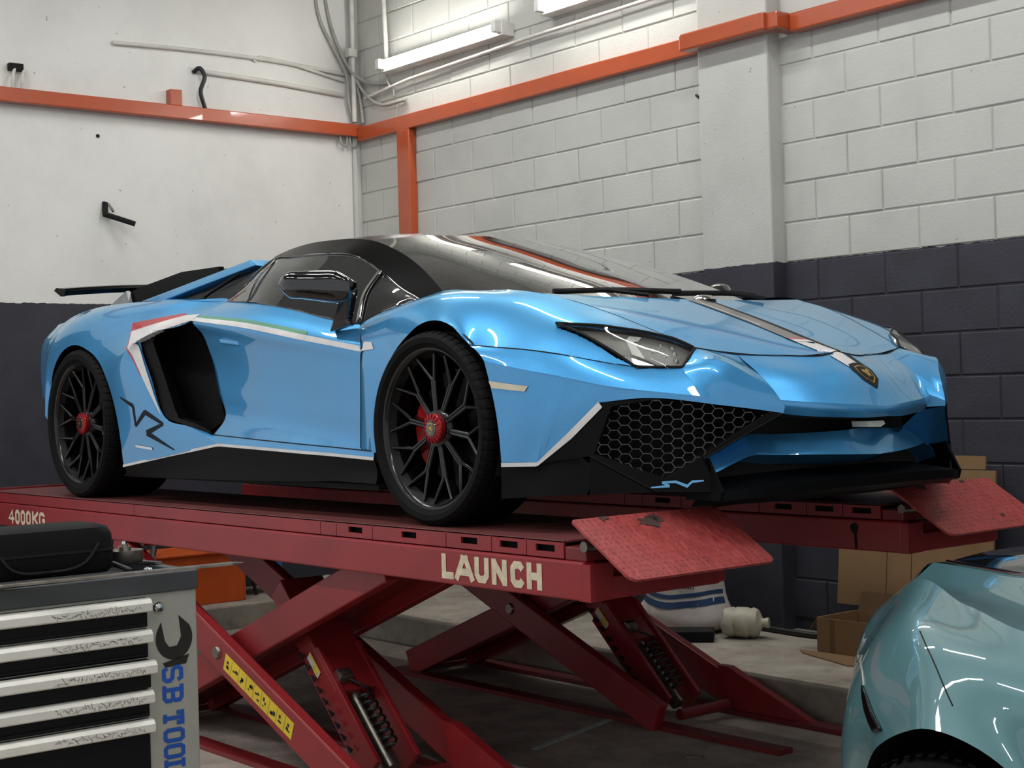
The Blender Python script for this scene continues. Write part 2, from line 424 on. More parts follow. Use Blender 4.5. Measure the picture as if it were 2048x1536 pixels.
def letter(ch, mtx, w_, h_, th, m_, parent, name='letter'):
    """one painted block letter, lower-left corner at mtx's origin"""
    mb = MB()
    for path in GLYPH[ch]:
        pts = [Vector((p[0] * (w_ - th) + th / 2, p[1] * (h_ - th) + th / 2, 0)) for p in path]
        n = len(pts); L_, R_ = [], []
        closed = (pts[0] - pts[-1]).length < 1e-6
        for i, p in enumerate(pts):
            a = pts[i - 1] if i > 0 else (pts[-2] if closed else None); b = pts[i + 1] if i < n - 1 else (pts[1] if closed else None)
            d1 = (p - a).normalized() if a is not None else None; d2 = (b - p).normalized() if b is not None else None
            d1 = d1 or d2; d2 = d2 or d1
            n1, n2 = Vector((-d1.y, d1.x, 0)), Vector((-d2.y, d2.x, 0)); mm = (n1 + n2); mm = mm.normalized() if mm.length > 1e-4 else n1
            k = th / 2 / max(.7, mm.dot(n1)); q = p.copy()
            if not closed and i == 0 and ch not in 'CGS': q = p - d2 * th / 2
            if not closed and i == n - 1 and ch not in 'CGS': q = p + d1 * th / 2
            L_.append(q + mm * k); R_.append(q - mm * k)
        o = len(mb.v); mb.v += L_ + R_
        mb.f += [(o + i, o + i + 1, o + n + i + 1, o + n + i) for i in range(n - 1)]
    for i, v in enumerate(mb.v): v.z += 0.00012 * (i % 3)
    mb.v = [mtx @ v for v in mb.v]
    return mb.build(name, m_, parent)

# ------------------------------------------------------------------ room
def room():
    f = MB().box(-5.4, 7, -8, 2.6, FLOOR - 0.1, FLOOR).build('floor', 'concrete'); tag(f, kind='structure')
    k = MB().prism([(-5.1, 2.26), (7, 2.26), (7, 1.08), (-4.35, 1.08), (-4.35, -2.4), (-5.1, -2.4)], 'z', FLOOR - 0.02, -0.82).build('trim_1', 'kerb', bevel=0.012); tag(k, 'raised concrete ledge along the block wall', kind='structure')
    c = MB().box(-5.4, 7, -8, 2.6, CEIL, CEIL + 0.1).build('ceiling', 'ceiling'); tag(c, kind='structure')
    wl = MB().box(-5.25, -5.1, -2.4, 2.4, FLOOR, CEIL).build('wall_left', 'wall_paint'); tag(wl, kind='structure')
    wr = MB().box(-5.1, 7, 2.208, 2.40, FLOOR, CEIL).build('wall_right', 'block_paint'); tag(wr, kind='structure')
    # concrete blocks, each one its own piece
    BL, BH, PX, PZ = 0.405, 0.1965, 0.4125, 0.2042
    ch = 0.005
    bm = MB(); hx, hz = BL / 2, BH / 2
    bm.add([(-hx, 0.03, -hz), (hx, 0.03, -hz), (hx, 0.03, hz), (-hx, 0.03, hz),
            (-hx, ch, -hz), (hx, ch, -hz), (hx, ch, hz), (-hx, ch, hz),
            (-hx + ch, 0, -hz + ch), (hx - ch, 0, -hz + ch), (hx - ch, 0, hz - ch), (-hx + ch, 0, hz - ch)],
           [(8, 9, 10, 11), (4, 5, 9, 8), (5, 6, 10, 9), (6, 7, 11, 10), (7, 4, 8, 11), (0, 1, 5, 4), (1, 2, 6, 5), (2, 3, 7, 6), (3, 0, 4, 7)])
    proto = bm.build('block', 'block_paint', wr)
    me = proto.data; first = True
    rest = MB()
    rng = random.Random(3)
    for sec, (xa, xb, offs) in enumerate(((-5.1, -1.70, -4.189), (-1.26, 3.4, -0.541))):
        for r in range(-5, 18):
            z0 = 0.055 + PZ * r
            zc = z0 + PZ / 2
            if z0 < -0.85: continue
            par = (r % 2) if sec == 0 else ((r + 1) % 2)
            off = offs + (PX / 2 if par == 0 else 0)
            i0 = math.floor((xa - off) / PX)
            for i in range(i0, i0 + 14):
                a, b = off + i * PX + 0.004, off + (i + 1) * PX - 0.004
                a, b = max(a, xa + 0.002), min(b, xb)
                if b - a < 0.03: continue
                yy = 2.2 + rng.uniform(-0.0015, 0.0025)
                seen = (sec == 0 and zc > 0.95 and zc < 3.4) or (sec == 1 and a < 1.3 and zc < 3.0)
                if not seen:
                    rest.box(a, b, yy, 2.215, z0 + 0.004, z0 + PZ - 0.004); continue
                if first: o = proto; first = False
                else:
                    o = proto.copy(); COL.objects.link(o)
                o.matrix_parent_inverse = Matrix.Identity(4)
                o.location = ((a + b) / 2, yy, zc); o.scale = ((b - a) / BL, 1, 1)
    ro = rest.build('block_row', 'block_paint', wr); ro['kind'] = 'stuff'
    # pilaster in the block wall
    p = MB().box(-1.655, -1.165, 2.10, 2.22, -0.84, CEIL).build('wall_pilaster', 'block_paint', bevel=0.012); tag(p, kind='structure')
    # rounded cove where the two walls meet
    q = MB().box(-5.1, -5.06, 2.14, 2.21, -0.83, CEIL).build('trim_2', 'block_paint', bevel=0.02); tag(q, kind='structure')
    # orange steel ledger beams
    b = MB().box(-5.1, -5.02, -2.4, 2.2, 2.297, 2.385).build('ledger_beam', 'orange', bevel=0.006)
    tag(b, 'orange painted beam running along the smooth plaster wall', 'beam', 'orange wall beams')
    b2 = MB().box(-5.02, -1.66, 2.14, 2.2, 2.262, 2.362).build('ledger_beam', 'orange', bevel=0.006)
    tag(b2, 'orange beam above the block wall, from corner to pilaster', 'beam', 'orange wall beams')
    b3 = MB().box(-1.70, -1.10, 2.005, 2.10, 2.252, 2.345).box(-1.12, -1.03, 2.03, 2.2, 2.252, 2.34).build('beam_sleeve', 'orange', bevel=0.01)
    tag(b3, 'orange beam sleeve boxed around the white pilaster', 'beam', 'orange wall beams')
    b4 = MB().box(-1.03, 6.5, 2.12, 2.2, 2.24, 2.335).build('ledger_beam', 'orange', bevel=0.008)
    tag(b4, 'orange beam on the block wall right of the pilaster', 'beam', 'orange wall beams')
    st = MB().box(-5.1, -5.035, 0.70, 0.785, 2.386, 2.49).build('beam_stub', 'orange', bevel=0.004)
    tag(st, 'short orange stub standing on the plaster wall beam', 'bracket')
    ps = MB().box(-4.53, -4.39, 2.135, 2.2, -0.83, 2.262).build('wall_post', 'orange', bevel=0.005)
    tag(ps, 'vertical orange steel post on the block wall near the corner', 'post')

def batten(name, label, x0, x1, y, z, wall=False):
    t = thing(name, label, 'lamp', (x0, y, z), 'fluorescent strip lights')
    L = x1 - x0
    if wall:
        MB().box(x0 - 0.03, x1 + 0.03, y, y + 0.10, z - 0.055, z + 0.03).build('lamp_body', 'batten', t, bevel=0.004)
        tb = MB().tube([(x0 + 0.03, y - 0.028, z - 0.005), (x1 - 0.03, y - 0.028, z - 0.005)], 0.02, 14).build('lamp_tube', 'tube', t, smooth=60)
        for xx in (x0, x1):
            MB().box(xx - 0.022, xx + 0.022, y - 0.05, y + 0.01, z - 0.04, z + 0.03).build('tube_holder', 'batten', t, bevel=0.004)
    else:
        MB().box(x0, x1, y - 0.05, y + 0.05, z - 0.06, z).build('lamp_body', 'batten', t, bevel=0.004)
        for dy in (-0.03, 0.03):
            MB().tube([(x0 + 0.03, y + dy, z - 0.085), (x1 - 0.03, y + dy, z - 0.085)], 0.014, 10).build('lamp_tube', 'ceil_tube', t, smooth=60)
            for xx in (x0 + 0.015, x1 - 0.035):
                MB().box(xx, xx + 0.02, y + dy - 0.016, y + dy + 0.016, z - 0.105, z - 0.06).build('tube_holder', 'batten', t)
    return t

def wall_fittings():
    batten('wall_lamp', 'lit fluorescent tube on the block wall nearest the corner', -4.62, -3.34, 2.10, 2.735, True)
    batten('wall_lamp', 'lit fluorescent tube on the block wall beside the pilaster', -2.92, -1.72, 2.10, 2.775, True)
    for i, (lx, ly) in enumerate(LAMPS):
        batten('ceiling_lamp', 'twin tube fluorescent batten hanging from the ceiling', lx - 0.6, lx + 0.6, ly, CEIL)
    # conduit below the wall lamps
    c = MB().tube([(-4.95, 2.17, 2.56), (-4.4, 2.16, 2.60), (-3.2, 2.16, 2.63), (-1.7, 2.16, 2.64)], 0.012, 8).build('conduit_pipe', 'pvc', smooth=60)
    tag(c, 'thin white conduit running below the fluorescent lamps', 'pipe')
    c = MB().tube([(-4.64, 2.15, 2.75), (-4.66, 2.15, 3.2), (-4.66, 2.15, CEIL)], 0.017, 8).build('conduit_pipe', 'pvc', smooth=60)
    tag(c, 'white vertical conduit dropping to the corner lamp', 'pipe')
    def pipe(label, pts, r, m='pvc', nm='conduit_pipe', cat='pipe', n=24):
        o = MB().tube(crspline(pts, n), r, 8).build(nm, m, smooth=60); tag(o, label, cat); return o
    X = -5.085
    pipe('long thin white conduit bowing across the plaster wall', [(X, 0.33, 2.755), (X, 0.9, 2.775), (X, 1.5, 2.775), (X, 2.10, 2.745)], 0.014)
    pipe('short hooked white conduit just under the long one', [(X - .01, 1.36, 2.755), (X, 1.39, 2.785), (X, 1.46, 2.785), (X, 2.08, 2.70)], 0.012)
    pipe('straight white pipe below the bowed conduit', [(X, 0.92, 2.64), (X, 1.5, 2.625), (X, 2.07, 2.595)], 0.017)
    pipe('black hose hanging down to the orange beam', [(X - .01, 0.90, 2.63), (X + .03, 0.925, 2.655), (X + .04, 0.955, 2.61), (X + .03, 0.93, 2.5), (X + .02, 0.965, 2.39)], 0.014, 'cable_black', 'hose', 'hose')
    # bundle of cables in the corner
    cs = [([(X, 1.88, 3.7), (X, 1.90, 3.1), (X + .02, 2.0, 2.9), (X + .03, 2.09, 2.72), (X + .03, 2.10, 2.55), (X + .02, 2.14, 2.41)], 'grey cable hanging in a long loop beside the corner'),
          ([(X, 1.92, 3.7), (X, 1.98, 3.1), (X + .03, 2.06, 2.86), (X + .04, 2.13, 2.74), (X + .06, 2.17, 2.6), (X + .1, 2.17, 2.39)], 'grey cable falling straight to the beam corner'),
          ([(X + .02, 2.16, 3.7), (X + .02, 2.16, 3.0), (X + .05, 2.12, 2.9), (X + .04, 2.11, 2.78), (X + .15, 2.16, 2.68), (X + .42, 2.17, 2.62)], 'grey cable curling from the corner to the lamp'),
          ([(X + .05, 2.13, 2.75), (X + .12, 2.16, 2.62), (X + .28, 2.17, 2.5), (X + .62, 2.18, 2.47)], 'white cable trailing along the block wall below the lamp'),
          ([(X + .42, 2.16, 2.68), (X + .45, 2.16, 2.6), (X + .49, 2.17, 2.55), (X + .49, 2.17, 2.52)], 'short loose cable end under the lamp')]
    for pts, lb in cs:
        pipe(lb, pts, 0.012 if 'short' not in lb else 0.006, 'cable_grey', 'cable', 'cable', 30)
    for yy, nm in ((2.05, 'first'), (2.13, 'second')):
        pipe('small grey cable loop under the beam, %s from the plaster side' % nm, [(X + .03, yy - 0.03, 2.30), (X + .03, yy - 0.02, 2.24), (X + .03, yy + .015, 2.23), (X + .03, yy + .03, 2.30)], 0.008, 'cable_grey', 'cable_loop', 'cable')
    # vertical pipes in the corner
    o = MB().tube([(-5.03, 2.13, 2.4), (-5.03, 2.13, CEIL)], 0.018, 10).build('conduit_pipe', 'pvc', smooth=60); tag(o, 'white vertical pipe in the wall corner above the beam', 'pipe')
    jb = MB().box(-5.06, -5.0, 2.08, 2.15, 2.86, 2.92).build('junction_box', 'pvc', bevel=0.006); tag(jb, 'small junction box on the corner pipe', 'box')
    # black socket with pale plugs on the left
    t = thing('wall_socket', 'black wall socket with pale cable ends above the beam', 'socket', (-5.1, -0.31, 2.5))
    MB().box(-5.1, -5.06, -0.36, -0.27, 2.50, 2.545).build('socket_body', 'matt_black', t, bevel=0.004)
    for yy in (-0.345, -0.285):
        MB().tube(crspline([(-5.07, yy + .02, 2.51), (-5.05, yy, 2.46), (-5.06, yy, 2.39)], 8), 0.011, 8).build('plug_cable', 'pvc', t, smooth=60)
    # broken bracket
    t = thing('broken_bracket', 'bent black broken bracket sticking out of the plaster wall', 'bracket', (-5.1, 0.26, 1.65))
    MB().bar((-5.09, 0.25, 1.73), (-5.06, 0.235, 1.64), 0.03, 0.03, (1, 0, 0)).build('bracket_arm', 'matt_black', t, bevel=0.004)
    MB().tube([(-5.08, 0.235, 1.65), (-5.04, 0.30, 1.625), (-4.98, 0.40, 1.585)], 0.017, 8).build('bracket_stub', 'matt_black', t, smooth=60)
    MB().tube([(-5.08, 0.265, 1.72), (-5.06, 0.285, 1.68), (-5.05, 0.285, 1.665)], 0.008, 8).build('bracket_clip', 'steel', t, smooth=60)
    h = MB().tube([(-5.105, 0.217, 2.149), (-5.095, 0.217, 2.149)], 0.012, 10).build('wall_plug', 'matt_black'); tag(h, 'black wall plug hole in the plaster wall', 'plug')
    nl = MB().tube([(-1.70, 2.185, 2.005), (-1.66, 2.09, 2.02)], 0.008, 6).build('wall_nail', 'cable_black'); tag(nl, 'bent dark nail on the pilaster edge', 'nail')
room(); wall_fittings()

# ------------------------------------------------------------------ scissor lift
def scissor_lift(label, dy, dx, lettered):
    t = thing('scissor_lift', label, 'car lift', (-1.4 + dx, -0.75 + dy, FLOOR), 'scissor lifts under the blue car')
    Y0, Y1 = -1.045 + dy, -0.455 + dy
    ym = (Y0 + Y1) / 2
    X0, X1 = -3.80 + dx, 0.82 + dx
    def part(mb, name, m, **k): return mb.build(name, m, t, **k)
    # main frame of the platform: two side beams and two end beams
    part(MB().box(X0, X1, Y0, Y0 + 0.05, -0.155, -0.044), 'side_beam', 'lift_red', bevel=0.006)
    part(MB().box(X0, X1, Y1 - 0.05, Y1, -0.155, -0.044), 'side_beam', 'lift_red', bevel=0.006)
    part(MB().box(X1 - 0.03, X1 + 0.02, Y0 + 0.05, Y1 - 0.05, -0.155, -0.09).box(X1 - 0.06, X1 - 0.03, Y0 + .05, Y1 - .05, -0.155, -0.05), 'end_beam', 'lift_red', bevel=0.004)
    part(MB().box(X0, X0 + 0.05, Y0 + 0.05, Y1 - 0.05, -0.155, -0.05), 'end_beam', 'lift_red_dark', bevel=0.004)
    part(MB().prism([(X1 - 0.02, Y0 + 0.001), (X1 + 0.03, Y0 + 0.001), (X1 + 0.02, Y0 + 0.10), (X1 - 0.02, Y0 + 0.10)], 'z', -0.155, -0.05), 'corner_gusset', 'lift_red')
    # deck plates with folded skirts; seams where the plates meet
    seams = [X0 + 0.01, -2.079 + dx, -0.583 + dx, -0.479 + dx, -0.255 + dx, 0.159 + dx, 0.391 + dx, 0.557 + dx, 0.726 + dx]
    yi0, yi1 = Y0 + 0.014, Y1 - 0.014
    slots = {3: (-0.403, -0.317), 4: (-0.086, -0.002), 5: (0.237, 0.32), 6: (0.431, 0.516), 7: (0.60, 0.685)}
    for i, (a, b) in enumerate(zip(seams, seams[1:])):
        g = 0.002
        m = MB().box(a + g, b - g, yi0, yi1, 0.004, 0.012)
        part(m, 'deck_plate', 'deck_plate', bevel=0.002)
        for yy in (yi0, yi1 - 0.008):
            s = MB()
            sl = slots.get(i)
            z0, z1 = -0.04, 0.0095
            if sl is None: s.box(a + g, b - g, yy, yy + 0.008, z0, z1)
            else:
                c0, c1 = sl[0] + dx, sl[1] + dx; s0, s1 = -0.0235, -0.0035
                s.box(a + g, b - g, yy, yy + 0.008, s1, z1).box(a + g, b - g, yy, yy + 0.008, z0, s0)
                s.box(a + g, c0, yy, yy + 0.008, s0, s1).box(c1, b - g, yy, yy + 0.008, s0, s1)
            part(s, 'deck_skirt', 'lift_red')
    part(MB().box(X0 + 0.02, X1 - 0.1, yi0 + 0.03, yi1 - 0.03, -0.04, -0.005), 'deck_core', 'slot')
    part(MB().box(0.73 + dx, X1, yi0, yi1, -0.044, -0.004), 'hinge_block', 'lift_red_dark', bevel=0.004)
    part(MB().tube([(X1 - 0.0, Y0 + 0.005, 0.0), (X1 - 0.0, Y1 - 0.005, 0.0)], 0.016, 12), 'hinge_pin', 'steel', smooth=50)
    part(MB().box(X0 + 0.005, X0 + 0.03, yi0, yi1, -0.03, 0.022), 'wheel_stop', 'lift_red_dark', bevel=0.003)
    # tread plate flap tipped up over the front end
    a, b = V(0.776 + dx, 0, 0.072), V(1.02 + dx, 0, -0.082)
    d = (b - a).normalized(); n = V(-d.z, 0, d.x); n = n if n.z > 0 else -n
    L = (b - a).length; W0, W1 = Y0 - 0.002, Y1 + 0.004; r = 0.028
    out = []
    for (cx, cy, a0) in ((r * .4, W0 + r * .4, 180), (L - r, W0 + r, 270), (L - r, W1 - r, 0), (r * .4, W1 - r * .4, 90)):
        rr = r if cx > 0.1 else r * .4
        for k in range(5):
            th = math.radians(a0 + k * 22.5); out.append((cx + rr * math.cos(th), cy + rr * math.sin(th)))
    m = MB(); k_ = len(out)
    top = [a + d * p[0] + V(0, p[1], 0) + n * 0.004 for p in out]; bot = [q - n * 0.008 for q in top]
    m.add(top + bot, [tuple(range(k_)), tuple(reversed(range(k_, 2 * k_)))] + [(i, k_ + i, k_ + (i + 1) % k_, (i + 1) % k_) for i in range(k_)])
    fl = part(m, 'ramp_flap', 'ramp_red')
    # raised tread ridges (chequer bars)
    rg = MB(); rng = random.Random(5)
    nx, ny = 13, 26
    for i in range(nx):
        for j in range(ny):
            px = L * (i + 0.5) / nx; py = W0 + (W1 - W0) * (j + 0.5) / ny
            sgn = 1 if (i + j) % 2 == 0 else -1
            c = a + d * px + V(0, py, 0) + n * 0.0045
            u = (d * 0.5 + V(0, 0.87 * sgn, 0)).normalized() * 0.0075; v = u.cross(n).normalized() * 0.0018
            rg.add([c - u, c + v, c + u, c - v, c + n * 0.0011], [(0, 1, 4), (1, 2, 4), (2, 3, 4), (3, 0, 4)])
    o = rg.build('tread_ridge', 'ramp_red', fl); o['kind'] = 'stuff'
    rng = random.Random(21 if lettered else 33)
    for cx_, cy_, rr_ in (((0.045, W0 + 0.27, 0.042), (0.03, W0 + 0.31, 0.026), (0.006, W0 + 0.12, 0.02)) if lettered else ((0.02, W0 + 0.16, 0.024), (0.22, W0 + 0.40, 0.012), (0.005, W0 + 0.42, 0.02))):
        ring = [a + d * max(0.001, min(L - .002, cx_ + rr_ * .8 * math.cos(q) * f)) + V(0, cy_ + rr_ * math.sin(q) * f, 0) + n * 0.0062 for q, f in [(2 * PI * k / 18, rng.uniform(.5, 1.25)) for k in range(18)]]
        c_ = sum(ring, V(0, 0, 0)) / 18
        MB().add(ring + [c_], [(k, (k + 1) % 18, 18) for k in range(18)]).build('worn_patch', 'grime', fl)
    if not lettered:
        dm = MB(); ring = [V(0.62 + dx + 0.018 * math.cos(2 * PI * k / 16) * rng.uniform(.7, 1.3), Y0 - 0.0012, -0.075 + 0.02 * math.sin(2 * PI * k / 16) * rng.uniform(.7, 1.3)) for k in range(16)]
        dm.poly(ring).add([V(0.617 + dx, Y0 - .0012, -.09), V(0.628 + dx, Y0 - .0012, -.09), V(0.632 + dx, Y0 - .0012, -.15), V(0.620 + dx, Y0 - .0012, -.15)], [(0, 1, 2, 3)])
        part(dm, 'oil_drip', 'slot')
    # scissor arms: pivots at mid height
    zt, zb = -0.175, FLOOR + 0.05
    px, pz = -1.36 + dx, (zt + zb) / 2
    hx = 0.93
    for yy in (Y0 + 0.035, Y1 - 0.035):
        m = MB().bar((px - hx, yy, zt), (px + hx, yy, zb), 0.05, 0.135)
        part(m, 'scissor_arm', 'lift_red', bevel=0.006)
        part(MB().lathe([(0, -0.032), (0.022, -0.032), (0.026, -0.026), (0.026, 0.03)], 14, 'y', (px, yy + (-0.004 if yy < ym else 0.0), pz)), 'pivot_bolt', 'steel', smooth=40)
    for y0, y1 in ((Y0 + 0.085, Y0 + 0.145), (Y1 - 0.145, Y1 - 0.085)):
        part(MB().bar((px - hx, (y0 + y1) / 2, zb), (px + hx + 0.12, (y0 + y1) / 2, zt + 0.042), y1 - y0, 0.13), 'scissor_arm', 'lift_red', bevel=0.006)
    # web plate joining the inner pair, seen from below as one wide dark arm
    part(MB().bar((px - hx * 0.95, ym, zb + 0.03), (px + hx, ym, zt + 0.012), Y1 - Y0 - 0.30, 0.055), 'arm_web', 'lift_red_dark')
    for (xx, zz) in ((px - hx, zt), (px + hx, zb), (px - hx, zb), (px + hx, zt)):
        part(MB().tube([(xx, Y0 + 0.15, zz), (xx, Y1 - 0.15, zz)], 0.024, 12), 'cross_shaft', 'lift_red_dark', smooth=50)
    # hydraulic leg with ratchet lock, running steeply down to the front of the base
    u0, u1 = V(-1.22 + dx, ym, -0.30), V(-0.58 + dx, ym, FLOOR + 0.05)
    ax = (u1 - u0).normalized()
    mid = u0 + ax * 0.56
    part(MB().bar(u0, mid, 0.20, 0.10), 'lock_housing', 'lift_red', bevel=0.008)
    for s in (-1, 1):
        part(MB().bar(u0 + ax * 0.35 + V(0, s * 0.088, 0), u1 + V(0, s * 0.088, 0), 0.022, 0.13), 'leg_rail', 'lift_red', bevel=0.004)
    part(MB().tube([mid - ax * 0.05, u1], 0.032, 16), 'piston_rod', 'steel', smooth=50)
    nn = V(-ax.z, 0, ax.x) if -ax.z > 0 else V(ax.z, 0, -ax.x)
    tm = MB()
    for k in range(9):
        c = u0 + ax * (0.30 + k * 0.055) + V(0, -0.112, 0) - nn * 0.03
        tm.add([c, c + ax * 0.035, c + ax * 0.035 + nn * 0.022, c + V(0, -0.006, 0), c + ax * 0.035 + V(0, -0.006, 0), c + ax * 0.035 + nn * 0.022 + V(0, -0.006, 0)],
               [(0, 1, 2), (5, 4, 3), (0, 3, 4, 1), (1, 4, 5, 2), (2, 5, 3, 0)])
    part(tm, 'ratchet_teeth', 'slot')
    hb = mid - ax * 0.06 + nn * 0.06 + V(0, -0.05, 0)
    part(MB().lathe([(0, -0.03), (0.026, -0.03), (0.03, -0.022), (0.03, 0.02), (0.024, 0.03), (0, 0.03)], 8, 'y', hb), 'hose_fitting', 'steel', smooth=40)
    # coiled air hose
    pts = []
    for k in range(97):
        th = k / 96 * 2 * PI * 8
        c = mid + ax * (0.02 + 0.26 * k / 96) + nn * 0.06
        sidev = V(0, 1, 0)
        pts.append(c + (nn * math.cos(th) + sidev * math.sin(th)) * 0.026)
    part(MB().tube([hb] + pts, 0.0055, 6), 'coiled_hose', 'cable_black', smooth=60)
    lb = mid - ax * 0.17 + V(0, -0.1035, 0)
    part(MB().add([lb - ax * .05 - nn * .018, lb + ax * .05 - nn * .018, lb + ax * .05 + nn * .018, lb - ax * .05 + nn * .018], [(0, 1, 2, 3)]), 'warning_label', 'white_label')
    lq = lb + V(0, -0.0006, 0)
    part(MB().add([lq - ax * .05 + nn * .008, lq + ax * .05 + nn * .008, lq + ax * .05 + nn * .018, lq - ax * .05 + nn * .018], [(0, 1, 2, 3)])
         .add([lq - ax * .0 - nn * .014, lq + ax * .042 - nn * .014, lq + ax * .042 + nn * .002, lq - ax * .0 + nn * .002], [(0, 1, 2, 3)]), 'label_print', 'yellow')
    # base frame on the floor
    part(MB().box(-2.4 + dx, 0.2 + dx, Y0 + 0.04, Y0 + 0.12, FLOOR, FLOOR + 0.02).box(-2.4 + dx, 0.2 + dx, Y1 - 0.12, Y1 - 0.04, FLOOR, FLOOR + 0.02)
         .box(-2.4 + dx, -2.3 + dx, Y0 + .12, Y1 - .12, FLOOR, FLOOR + 0.02), 'base_frame', 'lift_red_dark')
    part(MB().prism([(-0.47 + dx, FLOOR + 0.02), (0.0 + dx, FLOOR + 0.02), (-0.47 + dx, FLOOR + 0.20), (-0.53 + dx, FLOOR + 0.20)], 'y', Y1 - 0.10, Y1 - 0.06), 'base_gusset', 'lift_red')
    if lettered:
        for ch, x, w_ in zip('LAUNCH', (.153, .222, .322, .407, .497, .573), (.062, .097, .071, .073, .068, .069)):
            letter(ch, frame((x, Y0 - 0.0012, -0.138), (1, 0, 0), (0, 0, 1)), w_, 0.079, 0.0225, 'lettering', t)
        for ch, x, w_ in zip('4000KG', (-3.475, -3.385, -3.315, -3.245, -3.170, -3.085), (.078, .058, .058, .058, .076, .070)):
            letter(ch, frame((x, Y0 - 0.0012, -0.140), (1, 0, 0), (0, 0, 1)), w_, 0.072, 0.017, 'lettering', t)
        # pictogram strip on the front arm
        A, B = V(px - hx, 0, zt), V(px + hx, 0, zb); dd = (B - A).normalized(); up = V(-dd.z, 0, dd.x); up = up if up.z > 0 else -up
        s0 = (V(-1.30, 0, 0).x - A.x) / dd.x; s1 = (-0.80 - A.x) / dd.x
        ya = Y0 + 0.035 - 0.0255
        def q(s, h): return A + dd * s + up * h + V(0, ya - 0.0006, 0)
        st = part(MB().add([q(s0, -0.038), q(s1, -0.038), q(s1, 0.032), q(s0, 0.032)], [(0, 1, 2, 3)]), 'pictogram_sticker', 'yellow')
        pic = MB(); n8 = 9; rng = random.Random(11)
        for k in range(n8):
            ca, cb = s0 + (s1 - s0) * (k + 0.08) / n8, s0 + (s1 - s0) * (k + 0.92) / n8
            def box2(a0, b0, h0, h1): pic.add([q(a0, h0) + V(0, -0.0006, 0), q(b0, h0) + V(0, -0.0006, 0), q(b0, h1) + V(0, -0.0006, 0), q(a0, h1) + V(0, -0.0006, 0)], [(0, 1, 2, 3)])
            box2(cb + 0.002, cb + 0.0035, -0.034, 0.028)
            for _ in range(3):
                w0 = rng.uniform(0.1, 0.5); w1 = w0 + rng.uniform(0.15, 0.4); h0 = rng.uniform(-0.024, 0.0); h1 = h0 + rng.uniform(0.004, 0.02)
                box2(ca + (cb - ca) * w0, ca + (cb - ca) * w1, h0, h1)
        pic.build('pictogram', 'ink', st)
    return t
scissor_lift('red scissor lift nearest the camera, lettered on its side beam', 0, 0, True)
scissor_lift('red scissor lift on the far side, by the block wall', 1.52, -0.035, False)

